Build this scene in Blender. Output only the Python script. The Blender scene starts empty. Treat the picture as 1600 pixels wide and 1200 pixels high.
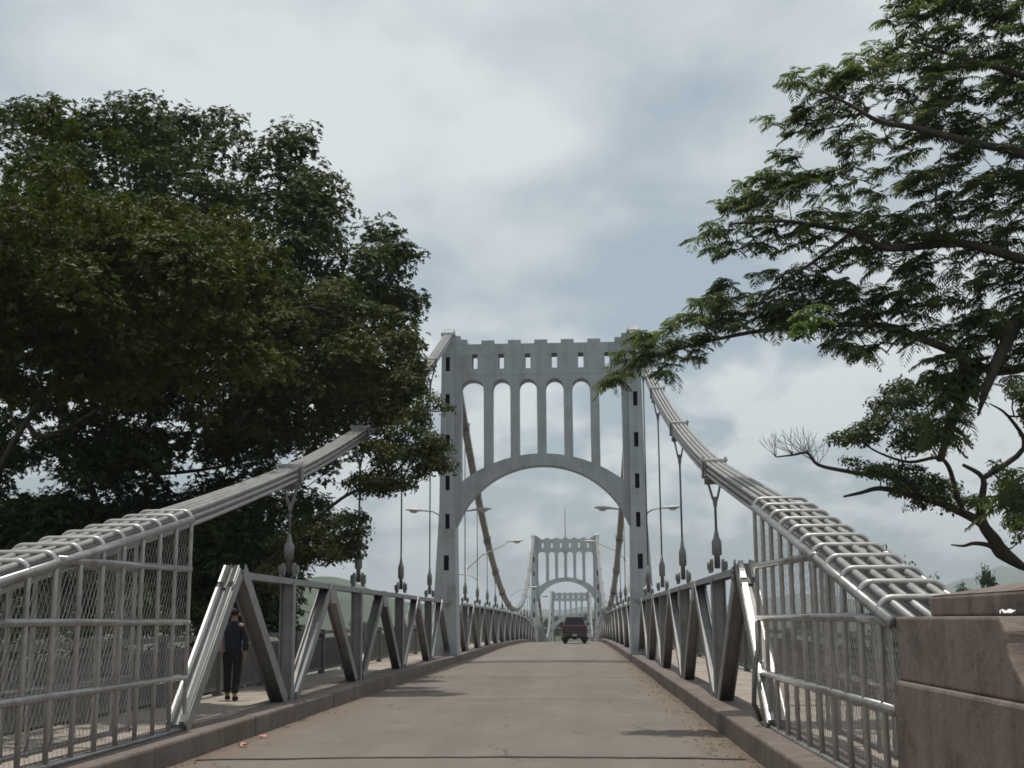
import bpy, bmesh, math, random
import numpy as np
from mathutils import Vector, Matrix

D = bpy.data
sc = bpy.context.scene
COL = sc.collection
rnd = random.Random(7)
rng = np.random.default_rng(11)
PI = math.pi

# ------------------------------------------------------------------ camera
F = 2000.0
PITCH = math.atan(368 / 2000.0)
YAW = math.atan(100 * math.cos(PITCH) / 2000.0)
ROLL = math.radians(-0.4)
CAM = Vector((1.3, 0, 1.6))
ROT = Matrix.Rotation(YAW, 3, 'Z') @ Matrix.Rotation(PI / 2 + PITCH, 3, 'X') @ Matrix.Rotation(ROLL, 3, 'Z')
cd = D.cameras.new("camera")
cam = D.objects.new("camera", cd)
COL.objects.link(cam)
cam.matrix_world = Matrix.Translation(CAM) @ ROT.to_4x4()
cd.sensor_fit = 'HORIZONTAL'
cd.sensor_width = 36.0
cd.lens = F / 1600.0 * 36.0
cd.clip_start = 0.1
cd.clip_end = 20000
sc.camera = cam

# ------------------------------------------------------------------ world, sun, exposure
SUN = Vector((-0.05, 0.09, 0.99)).normalized()
sun_el = math.asin(SUN.z)
sun_az = math.atan2(SUN.x, SUN.y)
w = D.worlds.new("World")
sc.world = w
w.use_nodes = True
nt = w.node_tree
nt.nodes.clear()


def N(nt, t, **kw):
    n = nt.nodes.new(t)
    for k, v in kw.items():
        setattr(n, k, v)
    return n


def mathn(nt, op, a, b=None, clamp=False):
    n = nt.nodes.new("ShaderNodeMath")
    n.operation = op
    n.use_clamp = clamp
    for i, v in enumerate((a, b)):
        if v is None:
            continue
        if isinstance(v, (int, float)):
            n.inputs[i].default_value = v
        else:
            nt.links.new(v, n.inputs[i])
    return n.outputs[0]


def ramp(nt, fac, stops):
    r = nt.nodes.new("ShaderNodeValToRGB")
    e = r.color_ramp.elements
    while len(e) > len(stops):
        e.remove(e[-1])
    while len(e) < len(stops):
        e.new(0.5)
    for el, (p, c) in zip(e, stops):
        el.position = p
        el.color = (c, c, c, 1) if isinstance(c, (int, float)) else (*c, 1)
    nt.links.new(fac, r.inputs[0])
    return r.outputs[0]


def mixc(nt, fac, a, b, mode='MIX'):
    m = nt.nodes.new("ShaderNodeMix")
    m.data_type = 'RGBA'
    m.blend_type = mode
    for sock, v in ((m.inputs[0], fac), (m.inputs[6], a), (m.inputs[7], b)):
        if isinstance(v, (int, float)):
            sock.default_value = v
        elif isinstance(v, tuple):
            sock.default_value = (*v, 1)
        else:
            nt.links.new(v, sock)
    return m.outputs[2]


sky = N(nt, "ShaderNodeTexSky", sky_type='NISHITA', sun_disc=False)
sky.sun_elevation = sun_el
sky.sun_rotation = sun_az
sky.altitude = 40
sky.air_density = 1.0
sky.dust_density = 2.0
tc = N(nt, "ShaderNodeTexCoord")
sep = N(nt, "ShaderNodeSeparateXYZ")
nt.links.new(tc.outputs["Generated"], sep.inputs[0])
zz = mathn(nt, 'MAXIMUM', sep.outputs[2], 0.0)
den = mathn(nt, 'ADD', zz, 0.38)
cx = mathn(nt, 'DIVIDE', sep.outputs[0], den)
cy = mathn(nt, 'DIVIDE', sep.outputs[1], den)
comb = N(nt, "ShaderNodeCombineXYZ")
nt.links.new(cx, comb.inputs[0])
nt.links.new(cy, comb.inputs[1])


def wnoise(scale, detail, rough, off, src=comb.outputs[0], dist=0.0):
    mp = N(nt, "ShaderNodeMapping")
    mp.inputs["Location"].default_value = off
    nt.links.new(src, mp.inputs[0])
    n = N(nt, "ShaderNodeTexNoise")
    n.inputs["Scale"].default_value = scale
    n.inputs["Detail"].default_value = detail
    n.inputs["Roughness"].default_value = rough
    n.inputs["Distortion"].default_value = dist
    nt.links.new(mp.outputs[0], n.inputs[0])
    return n.outputs[0]


n1 = wnoise(1.7, 4, 0.5, (3.1, 0.4, 0))
n2 = wnoise(4.2, 6, 0.54, (8.3, 2.2, 1.0), dist=0.2)
# near the horizon the clouds are seen from the side: heaped puffs
mpl = N(nt, "ShaderNodeMapping")
mpl.inputs["Scale"].default_value = (1, 1, 1.7)
nt.links.new(tc.outputs["Generated"], mpl.inputs[0])
n3 = wnoise(13.0, 7, 0.52, (1.9, 5.2, 0.7), src=mpl.outputs[0], dist=0.15)
n4 = wnoise(5.0, 3, 0.5, (4.0, 1.0, 2.0), src=mpl.outputs[0])
hi = mathn(nt, 'ADD', mathn(nt, 'MULTIPLY', n1, 0.6), mathn(nt, 'MULTIPLY', n2, 0.4))
lo = mathn(nt, 'ADD', mathn(nt, 'MULTIPLY', n3, 0.7), mathn(nt, 'MULTIPLY', n4, 0.3))
lo = mathn(nt, 'ADD', mathn(nt, 'MULTIPLY', mathn(nt, 'SUBTRACT', lo, 0.49), 2.0), 0.49)
up = ramp(nt, zz, [(0.12, 0.0), (0.26, 1.0)])
s = mathn(nt, 'ADD', mathn(nt, 'MULTIPLY', hi, up), mathn(nt, 'MULTIPLY', lo, mathn(nt, 'SUBTRACT', 1.0, up)))
cover = ramp(nt, s, [(0.40, 0.68), (0.49, 0.9), (0.56, 1.0)])
ccol = ramp(nt, s, [(0.40, (4.7, 5.5, 5.85)), (0.48, (6.0, 6.6, 6.85)), (0.57, (7.15, 7.65, 7.85))])
lowf = ramp(nt, zz, [(0.0, 0.62), (0.08, 0.86), (0.2, 0.98), (0.5, 1.0)])
ccol = mixc(nt, 1.0, ccol, lowf, 'MULTIPLY')
fin = mixc(nt, cover, sky.outputs[0], ccol)
bg = N(nt, "ShaderNodeBackground")
bg.inputs[1].default_value = 0.1
nt.links.new(fin, bg.inputs[0])
wo = N(nt, "ShaderNodeOutputWorld")
nt.links.new(bg.outputs[0], wo.inputs[0])

sl = D.lights.new("sun", 'SUN')
sl.energy = 3.0
sl.angle = math.radians(0.6)
sl.color = (1.0, 0.95, 0.87)
so = D.objects.new("sun", sl)
COL.objects.link(so)
so.rotation_euler = SUN.to_track_quat('Z', 'Y').to_euler()
so.location = (0, 0, 60)
sc.view_settings.view_transform = 'Standard'
sc.view_settings.look = 'None'
sc.view_settings.exposure = 0.0
sc.view_settings.gamma = 1.0
sc.cycles.pixel_filter_type = 'BLACKMAN_HARRIS'
sc.cycles.filter_width = 1.7
sc.cycles.max_bounces = 6
sc.cycles.volume_bounces = 0
sc.cycles.use_denoising = True


# ------------------------------------------------------------------ pixel helpers (used to read positions off the photograph)
def ray(x, y):
    return ROT @ Vector(((x - 800) / F, (600 - y) / F, -1.0))


def onY(x, y, Y):
    d = ray(x, y)
    return CAM + d * ((Y - CAM.y) / d.y)


# ------------------------------------------------------------------ materials
def pm(name, c1, c2, scale=3.0, rough=0.7, metal=0.0, bump=0.0, bscale=40.0, streak=0.0, spec=0.3,
       stretch=(1, 1, 1), c3=None, c3amt=0.5, c3scale=0.8):
    m = D.materials.new(name)
    m.use_nodes = True
    t = m.node_tree
    b = t.nodes["Principled BSDF"]
    tc = N(t, "ShaderNodeTexCoord")
    geo = N(t, "ShaderNodeNewGeometry")
    src = geo.outputs["Position"]
    mp = N(t, "ShaderNodeMapping")
    mp.inputs["Scale"].default_value = stretch
    t.links.new(src, mp.inputs[0])

    def ns(scale, detail=5, r=0.6, s=None):
        n = N(t, "ShaderNodeTexNoise")
        n.inputs["Scale"].default_value = scale
        n.inputs["Detail"].default_value = detail
        n.inputs["Roughness"].default_value = r
        t.links.new(s or mp.outputs[0], n.inputs[0])
        return n.outputs[0]
    f = ramp(t, ns(scale), [(0.35, 0.0), (0.65, 1.0)])
    col = mixc(t, f, c1, c2)
    if c3:
        f3 = ramp(t, ns(c3scale, 6, 0.65), [(0.52, 0.0), (0.68, c3amt)])
        col = mixc(t, f3, col, c3)
    if streak > 0:
        mp2 = N(t, "ShaderNodeMapping")
        mp2.inputs["Scale"].default_value = (5, 5, 0.35)
        t.links.new(src, mp2.inputs[0])
        fs = ramp(t, ns(1.0, 4, 0.6, mp2.outputs[0]), [(0.48, 0.0), (0.72, streak)])
        col = mixc(t, fs, col, tuple(x * 0.45 for x in c1))
    t.links.new(col, b.inputs["Base Color"])
    b.inputs["Roughness"].default_value = rough
    b.inputs["Metallic"].default_value = metal
    b.inputs["Specular IOR Level"].default_value = spec
    if bump > 0:
        bp = N(t, "ShaderNodeBump")
        bp.inputs["Strength"].default_value = bump
        bp.inputs["Distance"].default_value = 0.02
        t.links.new(ns(bscale, 6, 0.65), bp.inputs["Height"])
        t.links.new(bp.outputs[0], b.inputs["Normal"])
    return m


def leafmat(name, ca, cb, cc, trans=0.3, nscale=0.5):
    m = D.materials.new(name)
    m.use_nodes = True
    t = m.node_tree
    t.nodes.clear()
    geo = N(t, "ShaderNodeNewGeometry")
    n = N(t, "ShaderNodeTexNoise")
    n.inputs["Scale"].default_value = nscale
    n.inputs["Detail"].default_value = 3
    t.links.new(geo.outputs["Position"], n.inputs[0])
    f = ramp(t, n.outputs[0], [(0.40, 0.0), (0.62, 1.0)])
    col = mixc(t, geo.outputs["Random Per Island"], ca, cb)
    f2 = mathn(t, 'MULTIPLY', f, 0.6)
    col = mixc(t, f2, col, cc)
    p = N(t, "ShaderNodeBsdfPrincipled")
    p.inputs["Roughness"].default_value = 0.5
    p.inputs["Specular IOR Level"].default_value = 0.2
    t.links.new(col, p.inputs["Base Color"])
    tr = N(t, "ShaderNodeBsdfTranslucent")
    t.links.new(mixc(t, 1.0, col, (1.0, 1.15, 0.5), 'MULTIPLY'), tr.inputs[0])
    mx = N(t, "ShaderNodeMixShader")
    mx.inputs[0].default_value = trans
    t.links.new(p.outputs[0], mx.inputs[1])
    t.links.new(tr.outputs[0], mx.inputs[2])
    o = N(t, "ShaderNodeOutputMaterial")
    t.links.new(mx.outputs[0], o.inputs[0])
    return m


M = {}
M['steel'] = pm('grey_painted_steel', (.21, .208, .203), (.265, .262, .255), 2.5, .42, .25, .05, 60, .25, c3=(.13, .095, .07), c3amt=.45, c3scale=2.3)
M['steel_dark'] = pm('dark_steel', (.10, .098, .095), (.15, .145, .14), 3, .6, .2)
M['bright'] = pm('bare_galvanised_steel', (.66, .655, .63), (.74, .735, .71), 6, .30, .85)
M['galv'] = pm('silver_painted_pipe', (.27, .265, .255), (.36, .355, .345), 5, .30, .6, .04, 80, c3=(.17, .12, .085), c3amt=.55, c3scale=3)
M['strand'] = pm('aged_cable_strand', (.27, .265, .255), (.38, .37, .355), 4, .45, .25, .1, 90)
M['hoop'] = pm('pale_painted_hoop', (.40, .395, .38), (.50, .49, .475), 5, .33, .35, .04, 80, c3=(.2, .15, .11), c3amt=.45, c3scale=4)
M['wire'] = pm('galvanised_wire', (.34, .33, .315), (.5, .49, .47), 9, .35, .5)
M['tower'] = pm('pale_grey_painted_tower', (.42, .455, .48), (.47, .50, .52), .9, .75, 0, .12, 25, .30, c3=(.30, .295, .28), c3amt=.55, c3scale=1.1)
M['hole'] = pm('interior_shade', (.03, .03, .03), (.04, .04, .04), 3, .9)  # near-black colour for the shade seen through the leg slots
M['kerb'] = pm('weathered_kerb_concrete', (.145, .118, .102), (.205, .170, .148), 2.2, .9, 0, .5, 30, .4, c3=(.12, .09, .07), c3amt=.7, c3scale=1.1)
M['walk'] = pm('sidewalk_concrete', (.30, .255, .215), (.37, .32, .27), 1.6, .9, 0, .3, 40, c3=(.17, .14, .115), c3amt=.7, c3scale=.7)
M['block'] = pm('brown_cast_concrete', (.165, .129, .110), (.222, .178, .153), 1.5, .9, 0, .8, 14, .6, c3=(.075, .06, .052), c3amt=.75, c3scale=1.6)
M['rail'] = pm('dull_grey_railing', (.13, .13, .122), (.18, .177, .165), 3, .75, .1)
M['bark'] = pm('dark_bark', (.040, .032, .025), (.075, .062, .05), 5, .95, 0, .8, 14, stretch=(1, 1, .3))
M['bark_pale'] = pm('grey_twig_bark', (.10, .088, .075), (.16, .145, .125), 5, .95)
M['soil'] = pm('dry_soil_and_grass', (.035, .046, .018), (.065, .062, .034), .35, .95, 0, .5, 4, c3=(.09, .07, .048), c3amt=.5, c3scale=.2)
M['hill'] = pm('wooded_hill', (.045, .062, .034), (.085, .10, .055), .02, .95, 0, 0, c3=(.03, .05, .02), c3amt=.8, c3scale=.05)
M['water'] = pm('brown_river_water', (.11, .10, .075), (.14, .125, .09), .1, .12, 0, .15, 1.5)
M['leafA'] = leafmat('broad_leaf', (.024, .042, .010), (.056, .082, .018), (.084, .104, .022), .28, .45)
M['leafB'] = leafmat('young_broad_leaf', (.036, .047, .012), (.072, .088, .020), (.104, .108, .025), .3, .6)
M['leafC'] = leafmat('feathery_leaf', (.088, .112, .060), (.142, .168, .092), (.125, .155, .065), .58, .5)
M['leafD'] = leafmat('small_leaf', (.035, .055, .022), (.075, .10, .035), (.095, .11, .03), .28, .7)
M['leafY'] = leafmat('light_green_leaf', (.085, .14, .035), (.12, .18, .04), (.10, .16, .04), .4, .7)
M['leafF'] = leafmat('far_leaf', (.030, .046, .02), (.055, .075, .03), (.07, .085, .035), .2, .2)
M['paint_red'] = pm('dark_red_car_paint', (.042, .013, .014), (.055, .016, .017), 2, .35, 0, spec=.5)
M['rubber'] = pm('black_rubber', (.018, .018, .018), (.03, .03, .03), 8, .85)
M['glass'] = pm('dark_tinted_glass', (.012, .016, .02), (.018, .022, .028), 2, .25, 0, spec=.15)
M['plastic'] = pm('dark_bumper', (.035, .03, .025), (.05, .042, .035), 5, .6)
M['plate'] = pm('pale_plate', (.30, .30, .30), (.36, .36, .36), 20, .5)
M['tail'] = pm('red_tail_lens', (.12, .008, .008), (.16, .01, .01), 20, .25)
M['skin'] = pm('skin', (.30, .17, .11), (.34, .20, .135), 12, .55)
M['hair'] = pm('dark_hair', (.012, .01, .008), (.02, .016, .012), 30, .6)
M['shirt'] = pm('pale_pinkish_shirt', (.46, .36, .34), (.54, .43, .41), 8, .85)
M['vest'] = pm('dark_navy_vest', (.014, .017, .026), (.022, .025, .036), 8, .85)
M['trousers'] = pm('black_trousers', (.012, .013, .018), (.02, .02, .026), 8, .9)
M['lamp'] = pm('lamp_housing', (.42, .43, .42), (.5, .5, .49), 5, .5, .2)
M['lens'] = pm('lamp_lens', (.5, .5, .47), (.6, .6, .56), 5, .3)
M['joint'] = pm('tar_joint', (.035, .03, .028), (.06, .052, .045), 4, .9)
M['litter'] = leafmat('dry_leaf', (.12, .085, .05), (.22, .15, .085), (.09, .065, .04), .1, 2.0)
M['paper'] = pm('white_paper', (.75, .74, .72), (.8, .79, .78), 10, .8)
M['paper_pink'] = pm('pink_wrapper', (.6, .24, .2), (.66, .32, .27), 10, .7)


def tower_seams():
    m = M['tower']
    t = m.node_tree
    b = t.nodes["Principled BSDF"]
    old = b.inputs["Base Color"].links[0].from_socket
    geo = N(t, "ShaderNodeNewGeometry")
    sx = N(t, "ShaderNodeSeparateXYZ")
    t.links.new(geo.outputs["Position"], sx.inputs[0])
    cb = N(t, "ShaderNodeCombineXYZ")
    t.links.new(mathn(t, 'ADD', sx.outputs[0], .53), cb.inputs[0])
    t.links.new(sx.outputs[2], cb.inputs[1])
    br = N(t, "ShaderNodeTexBrick")
    br.offset = 0.0
    br.inputs["Scale"].default_value = 1.0
    br.inputs["Brick Width"].default_value = 1.06
    br.inputs["Row Height"].default_value = 1.5
    br.inputs["Mortar Size"].default_value = .011
    br.inputs["Color1"].default_value = (1, 1, 1, 1)
    br.inputs["Color2"].default_value = (.93, .93, .93, 1)
    br.inputs["Mortar"].default_value = (.80, .79, .78, 1)
    t.links.new(cb.outputs[0], br.inputs["Vector"])
    t.links.new(mixc(t, 1.0, old, br.outputs["Color"], 'MULTIPLY'), b.inputs["Base Color"])


tower_seams()


def road_material():
    m = D.materials.new('worn_road')
    m.use_nodes = True
    t = m.node_tree
    b = t.nodes["Principled BSDF"]
    geo = N(t, "ShaderNodeNewGeometry")
    pos = geo.outputs["Position"]

    def ns(scale, st=(1, 1, 1), d=6, r=.6, off=(0, 0, 0)):
        mp = N(t, "ShaderNodeMapping")
        mp.inputs["Scale"].default_value = st
        mp.inputs["Location"].default_value = off
        t.links.new(pos, mp.inputs[0])
        n = N(t, "ShaderNodeTexNoise")
        n.inputs["Scale"].default_value = scale
        n.inputs["Detail"].default_value = d
        n.inputs["Roughness"].default_value = r
        t.links.new(mp.outputs[0], n.inputs[0])
        return n.outputs[0]
    col = mixc(t, ramp(t, ns(.7, (1, .35, 1)), [(.35, 0.), (.65, 1.)]), (.178, .152, .130), (.222, .190, .163))
    col = mixc(t, ramp(t, ns(1.4, (1.3, .12, 1), 5, .6, (3, 1, 0)), [(.50, 0.), (.72, .38)]), col, (.135, .113, .096))
    col = mixc(t, ramp(t, ns(.55, (1, .5, 1), 6, .7, (9, 4, 0)), [(.54, 0.), (.64, .35)]), col, (.262, .225, .192))
    col = mixc(t, ramp(t, ns(26, (1, 1, 1), 3, .7), [(.35, .35), (.7, 0.)]), col, (.10, .085, .072))
    vo = N(t, "ShaderNodeTexVoronoi")
    vo.feature = 'DISTANCE_TO_EDGE'
    vo.inputs["Scale"].default_value = .33
    wob = N(t, "ShaderNodeVectorMath", operation='ADD')
    nz = N(t, "ShaderNodeTexNoise")
    nz.inputs["Scale"].default_value = 1.3
    nz.inputs["Detail"].default_value = 6
    t.links.new(pos, nz.inputs[0])
    t.links.new(pos, wob.inputs[0])
    t.links.new(nz.outputs["Color"], wob.inputs[1])
    t.links.new(wob.outputs[0], vo.inputs["Vector"])
    crack = ramp(t, vo.outputs[0], [(.0, .6), (.006, .5), (.010, 0.)])
    crack = mathn(t, 'MULTIPLY', crack, ramp(t, ns(.5, (1, 1, 1), 3, .5, (2, 7, 0)), [(.45, 0.), (.55, 1.)]))
    col = mixc(t, crack, col, (.05, .042, .036))
    sx = N(t, "ShaderNodeSeparateXYZ")
    t.links.new(pos, sx.inputs[0])
    wt = mathn(t, 'ABSOLUTE', mathn(t, 'SUBTRACT', mathn(t, 'ABSOLUTE', mathn(t, 'ADD', sx.outputs[0], -.55)), .85))
    tracks = mathn(t, 'MULTIPLY', ramp(t, wt, [(.0, .28), (.45, 0.)]), ramp(t, ns(1.0, (1.5, .1, 1), 4, .6, (5, 5, 0)), [(.35, .4), (.65, 1.)]))
    col = mixc(t, tracks, col, (.12, .10, .085))
    ax = mathn(t, 'ABSOLUTE', sx.outputs[0])
    e = mathn(t, 'ADD', ax, mathn(t, 'MULTIPLY', mathn(t, 'SUBTRACT', ns(1.6, (1, .6, 1), 6, .7), .5), 1.5))
    col = mixc(t, ramp(t, mathn(t, 'DIVIDE', e, 4.0), [(.66, 0.), (.80, .8)]), col, (.185, .14, .105))
    e2 = mathn(t, 'ADD', ax, mathn(t, 'MULTIPLY', mathn(t, 'SUBTRACT', ns(5, (1, .6, 1), 6, .7), .5), .7))
    col = mixc(t, ramp(t, mathn(t, 'DIVIDE', e2, 4.0), [(.775, 0.), (.83, .6)]), col, (.095, .075, .058))
    t.links.new(col, b.inputs["Base Color"])
    b.inputs["Roughness"].default_value = .85
    b.inputs["Specular IOR Level"].default_value = .25
    bp = N(t, "ShaderNodeBump")
    bp.inputs["Strength"].default_value = .35
    bp.inputs["Distance"].default_value = .02
    t.links.new(ns(45, (1, 1, 1), 6, .7), bp.inputs["Height"])
    t.links.new(bp.outputs[0], b.inputs["Normal"])
    return m


M['road'] = road_material()


# ------------------------------------------------------------------ mesh builder
class MB:
    def __init__(s):
        s.v = []
        s.f = []

    def add(s, vs, fs):
        o = len(s.v)
        s.v += [tuple(p) for p in vs]
        s.f += [tuple(i + o for i in f) for f in fs]
        return s

    def box(s, x0, x1, y0, y1, z0, z1):
        vs = [(x0, y0, z0), (x1, y0, z0), (x1, y1, z0), (x0, y1, z0), (x0, y0, z1), (x1, y0, z1), (x1, y1, z1), (x0, y1, z1)]
        return s.add(vs, [(0, 3, 2, 1), (4, 5, 6, 7), (0, 1, 5, 4), (1, 2, 6, 5), (2, 3, 7, 6), (3, 0, 4, 7)])

    def bar(s, p, q, wd, th, side=(1, 0, 0)):
        """rectangular bar p->q: wd along 'side', th across it"""
        p, q = Vector(p), Vector(q)
        d = (q - p).normalized()
        a = Vector(side)
        a = (a - d * a.dot(d)).normalized()
        b = d.cross(a)
        a, b = a * wd / 2, b * th / 2
        vs = [p - a - b, p + a - b, p + a + b, p - a + b, q - a - b, q + a - b, q + a + b, q - a + b]
        return s.add(vs, [(0, 3, 2, 1), (4, 5, 6, 7), (0, 1, 5, 4), (1, 2, 6, 5), (2, 3, 7, 6), (3, 0, 4, 7)])

    def tube(s, pts, r, n=8, cap=True):
        pts = [Vector(p) for p in pts]
        rs = r if isinstance(r, (list, tuple)) else [r] * len(pts)
        vs, fs = [], []
        a = None
        for i, p in enumerate(pts):
            if i == 0:
                d = pts[1] - p
            elif i == len(pts) - 1:
                d = p - pts[i - 1]
            else:
                d = (pts[i + 1] - p).normalized() + (p - pts[i - 1]).normalized()
            if d.length < 1e-9:
                d = Vector((0, 0, 1))
            d.normalize()
            if a is None:
                ref = Vector((1, 0, 0)) if abs(d.x) < .8 else Vector((0, 0, 1))
            else:
                ref = a
            a = ref - d * ref.dot(d)
            if a.length < 1e-4:
                a = d.orthogonal()
            a.normalize()
            b = d.cross(a)
            for k in range(n):
                t = 2 * PI * k / n
                vs.append(p + (a * math.cos(t) + b * math.sin(t)) * rs[i])
        for i in range(len(pts) - 1):
            for k in range(n):
                k2 = (k + 1) % n
                fs.append((i * n + k, i * n + k2, (i + 1) * n + k2, (i + 1) * n + k))
        if cap:
            fs.append(tuple(range(n - 1, -1, -1)))
            fs.append(tuple(range((len(pts) - 1) * n, len(pts) * n)))
        return s.add(vs, fs)

    def prism(s, poly, axis, a0, a1):
        """extrude a 2D polygon; axis 'x': poly in (y,z); 'y': poly in (x,z); 'z': poly in (x,y)"""
        def P(u, v, a):
            return {'x': (a, u, v), 'y': (u, a, v), 'z': (u, v, a)}[axis]
        n = len(poly)
        vs = [P(u, v, a0) for u, v in poly] + [P(u, v, a1) for u, v in poly]
        fs = [tuple(range(n - 1, -1, -1)), tuple(range(n, 2 * n))]
        fs += [(i, (i + 1) % n, n + (i + 1) % n, n + i) for i in range(n)]
        return s.add(vs, fs)

    def build(s, name, mat, parent=None, smooth=False, bevel=0.0, recalc=True):
        me = D.meshes.new(name)
        me.from_pydata(s.v, [], s.f)
        if recalc:
            bm = bmesh.new()
            bm.from_mesh(me)
            bmesh.ops.recalc_face_normals(bm, faces=bm.faces)
            bm.to_mesh(me)
            bm.free()
        return link(name, me, mat, parent, smooth, bevel)


def link(name, me, mat, parent=None, smooth=False, bevel=0.0):
    me.materials.append(M[mat] if isinstance(mat, str) else mat)
    if smooth:
        me.polygons.foreach_set('use_smooth', [True] * len(me.polygons))
    o = D.objects.new(name, me)
    COL.objects.link(o)
    if parent:
        o.parent = parent
        if parent.type == 'EMPTY' or True:
            o.matrix_parent_inverse = world_of(parent).inverted()
    if bevel > 0:
        bv = o.modifiers.new('bevel', 'BEVEL')
        bv.width = bevel
        bv.segments = 2
        bv.limit_method = 'ANGLE'
    return o


def world_of(o):
    m = o.matrix_basis.copy()
    while o.parent:
        m = o.parent.matrix_basis @ o.matrix_parent_inverse @ m
        o = o.parent
    return m


def thing(name, label, cat, loc=(0, 0, 0), group=None):
    o = D.objects.new(name, None)
    COL.objects.link(o)
    o.location = loc
    o.empty_display_size = .2
    return tag(o, label, cat, group)


def tag(o, label, cat, group=None):
    o['label'] = label
    o['category'] = cat
    if group:
        o['group'] = group
    return o


def struct(o):
    o['kind'] = 'structure'
    return o


def stuff(o):
    o['kind'] = 'stuff'
    return o


ORD = ['zeroth', 'first', 'second', 'third', 'fourth', 'fifth', 'sixth', 'seventh', 'eighth', 'ninth', 'tenth',
       'eleventh', 'twelfth', 'thirteenth', 'fourteenth']

# ------------------------------------------------------------------ bridge layout (metres; x across, y along)
T = [50.5, 151.0, 251.0]     # tower positions
PAN = 7.18                   # hanger spacing
TX = 3.70                    # truss and cable plane
KX = 3.30                    # kerb face
END = 301.5


_dy = np.arange(-60, 700, 1.0)
_dz = np.interp(_dy, [-60, 50, 80, 100, 115, 125, 150, 180, 250, 300, 700], [0, 0, .08, .22, .38, .52, 1.62, 2.95, 5.9, 8.0, 12.0])
_dz = np.convolve(np.pad(_dz, 9, mode='edge'), np.ones(19) / 19, mode='valid')


def drop(y):
    """how far the arched deck has fallen below the level of its near part"""
    return float(np.interp(y, _dy, _dz))


def rz(y):
    return -drop(y)


sidepts = np.array([(9.3, 1.42), (16.2, 2.84), (22.4, 4.22), (29.5, 5.92), (36.6, 8.02), (43.6, 10.42), (50.5, 12.98)])
sidefit = np.polyfit(sidepts[:, 0], sidepts[:, 1], 4)


def smooth(a, b, t):
    u = max(0.0, min(1.0, (t - a) / (b - a)))
    return u * u * (3 - 2 * u)


def cable_z(y):
    if y <= T[0]:
        return float(np.polyval(sidefit, y))
    if y >= T[2]:
        return float(np.polyval(sidefit, T[0] - (y - T[2]))) - drop(T[2]) * 1.0 - (y - T[2]) * .042
    a, b = (T[0], T[1]) if y < T[1] else (T[1], T[2])
    u = (y - a) / (b - a)
    za, zb = 12.98 - drop(a), 12.98 - drop(b)
    mid = 2.62 - drop((a + b) / 2)
    lin = za + (zb - za) * u
    sag = (za + zb) / 2 - mid
    return lin - sag * 4 * u * (1 - u)


def cable_lift(y):
    """the left cable runs into its anchorage a little flatter than the right one"""
    return .17 * max(0.0, 16.2 - y) / 5.3


def cable_x(y, side):
    if y < 22.4:
        u = max(0.0, min(1.0, (22.4 - y) / 7.0))
        return side * (TX + .27 * u)
    return side * TX


# ------------------------------------------------------------------ ground, river, road
def sheet(name, xs, ys, zf, mat):
    nx, ny = len(xs), len(ys)
    vs = [(x, y, zf(x, y)) for y in ys for x in xs]
    fs = [(j * nx + i, j * nx + i + 1, (j + 1) * nx + i + 1, (j + 1) * nx + i) for j in range(ny - 1) for i in range(nx - 1)]
    me = D.meshes.new(name)
    me.from_pydata(vs, [], fs)
    o = link(name, me, mat, None, True)
    return struct(o)


def smooth01(a, b, t):
    u = max(0, min(1, (t - a) / (b - a)))
    return u * u * (3 - 2 * u)


def ground_z(x, y):
    bank_n = 1 - smooth01(34, 60, y + .06 * abs(x))
    bank_f = smooth01(240, 275, y + .03 * abs(x))
    h = -9.5 + 9.2 * bank_n + 3.6 * bank_f
    h += .25 * math.sin(x * .21 + y * .13) * (1 if abs(x) > 12 else 0)
    if abs(x) < 7 and y < 34:
        h = -0.35
    if y > 320:
        h += min(14, (y - 320) * .01)
    return h


gx = sorted(set([-9000, -4000, -2000, -1000, -500, -250, -160, -110, -80] + list(range(-60, 61, 3)) + [80, 110, 160, 250, 500, 1000, 2000, 4000, 9000]))
gy = sorted(set([-3000, -1000, -300, -100, -50, -20] + list(range(-10, 80, 4)) + list(range(80, 340, 12)) + [380, 450, 600, 900, 1400, 2200, 3500, 6000, 9000]))
sheet('ground', gx, gy, ground_z, 'soil')
sheet('river', [-9000, -60, 60, 9000], [20, 150, 300], lambda x, y: -6.9, 'water')

ry = list(np.arange(-30, 56, 4.0)) + list(np.arange(56, 310, 3.0))
sheet('road', [-KX - .25, -1.5, 0, 1.5, KX + .25], ry, lambda x, y: rz(y) + .03 * (1 - (abs(x) / KX) ** 2) - .0, 'road')

# concrete deck under the road, and the kerbs and walks at its sides
deck = MB()
for a, b in zip(ry[:-1], ry[1:]):
    if a < 8:
        continue
    vs = []
    for y in (a, b):
        vs += [(-6.2, y, rz(y) - .5), (6.2, y, rz(y) - .5), (6.2, y, rz(y) - .06), (-6.2, y, rz(y) - .06)]
    deck.add(vs, [(0, 1, 5, 4), (1, 2, 6, 5), (2, 3, 7, 6), (3, 0, 4, 7)])
struct(deck.build('bridge_deck', 'kerb'))


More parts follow.
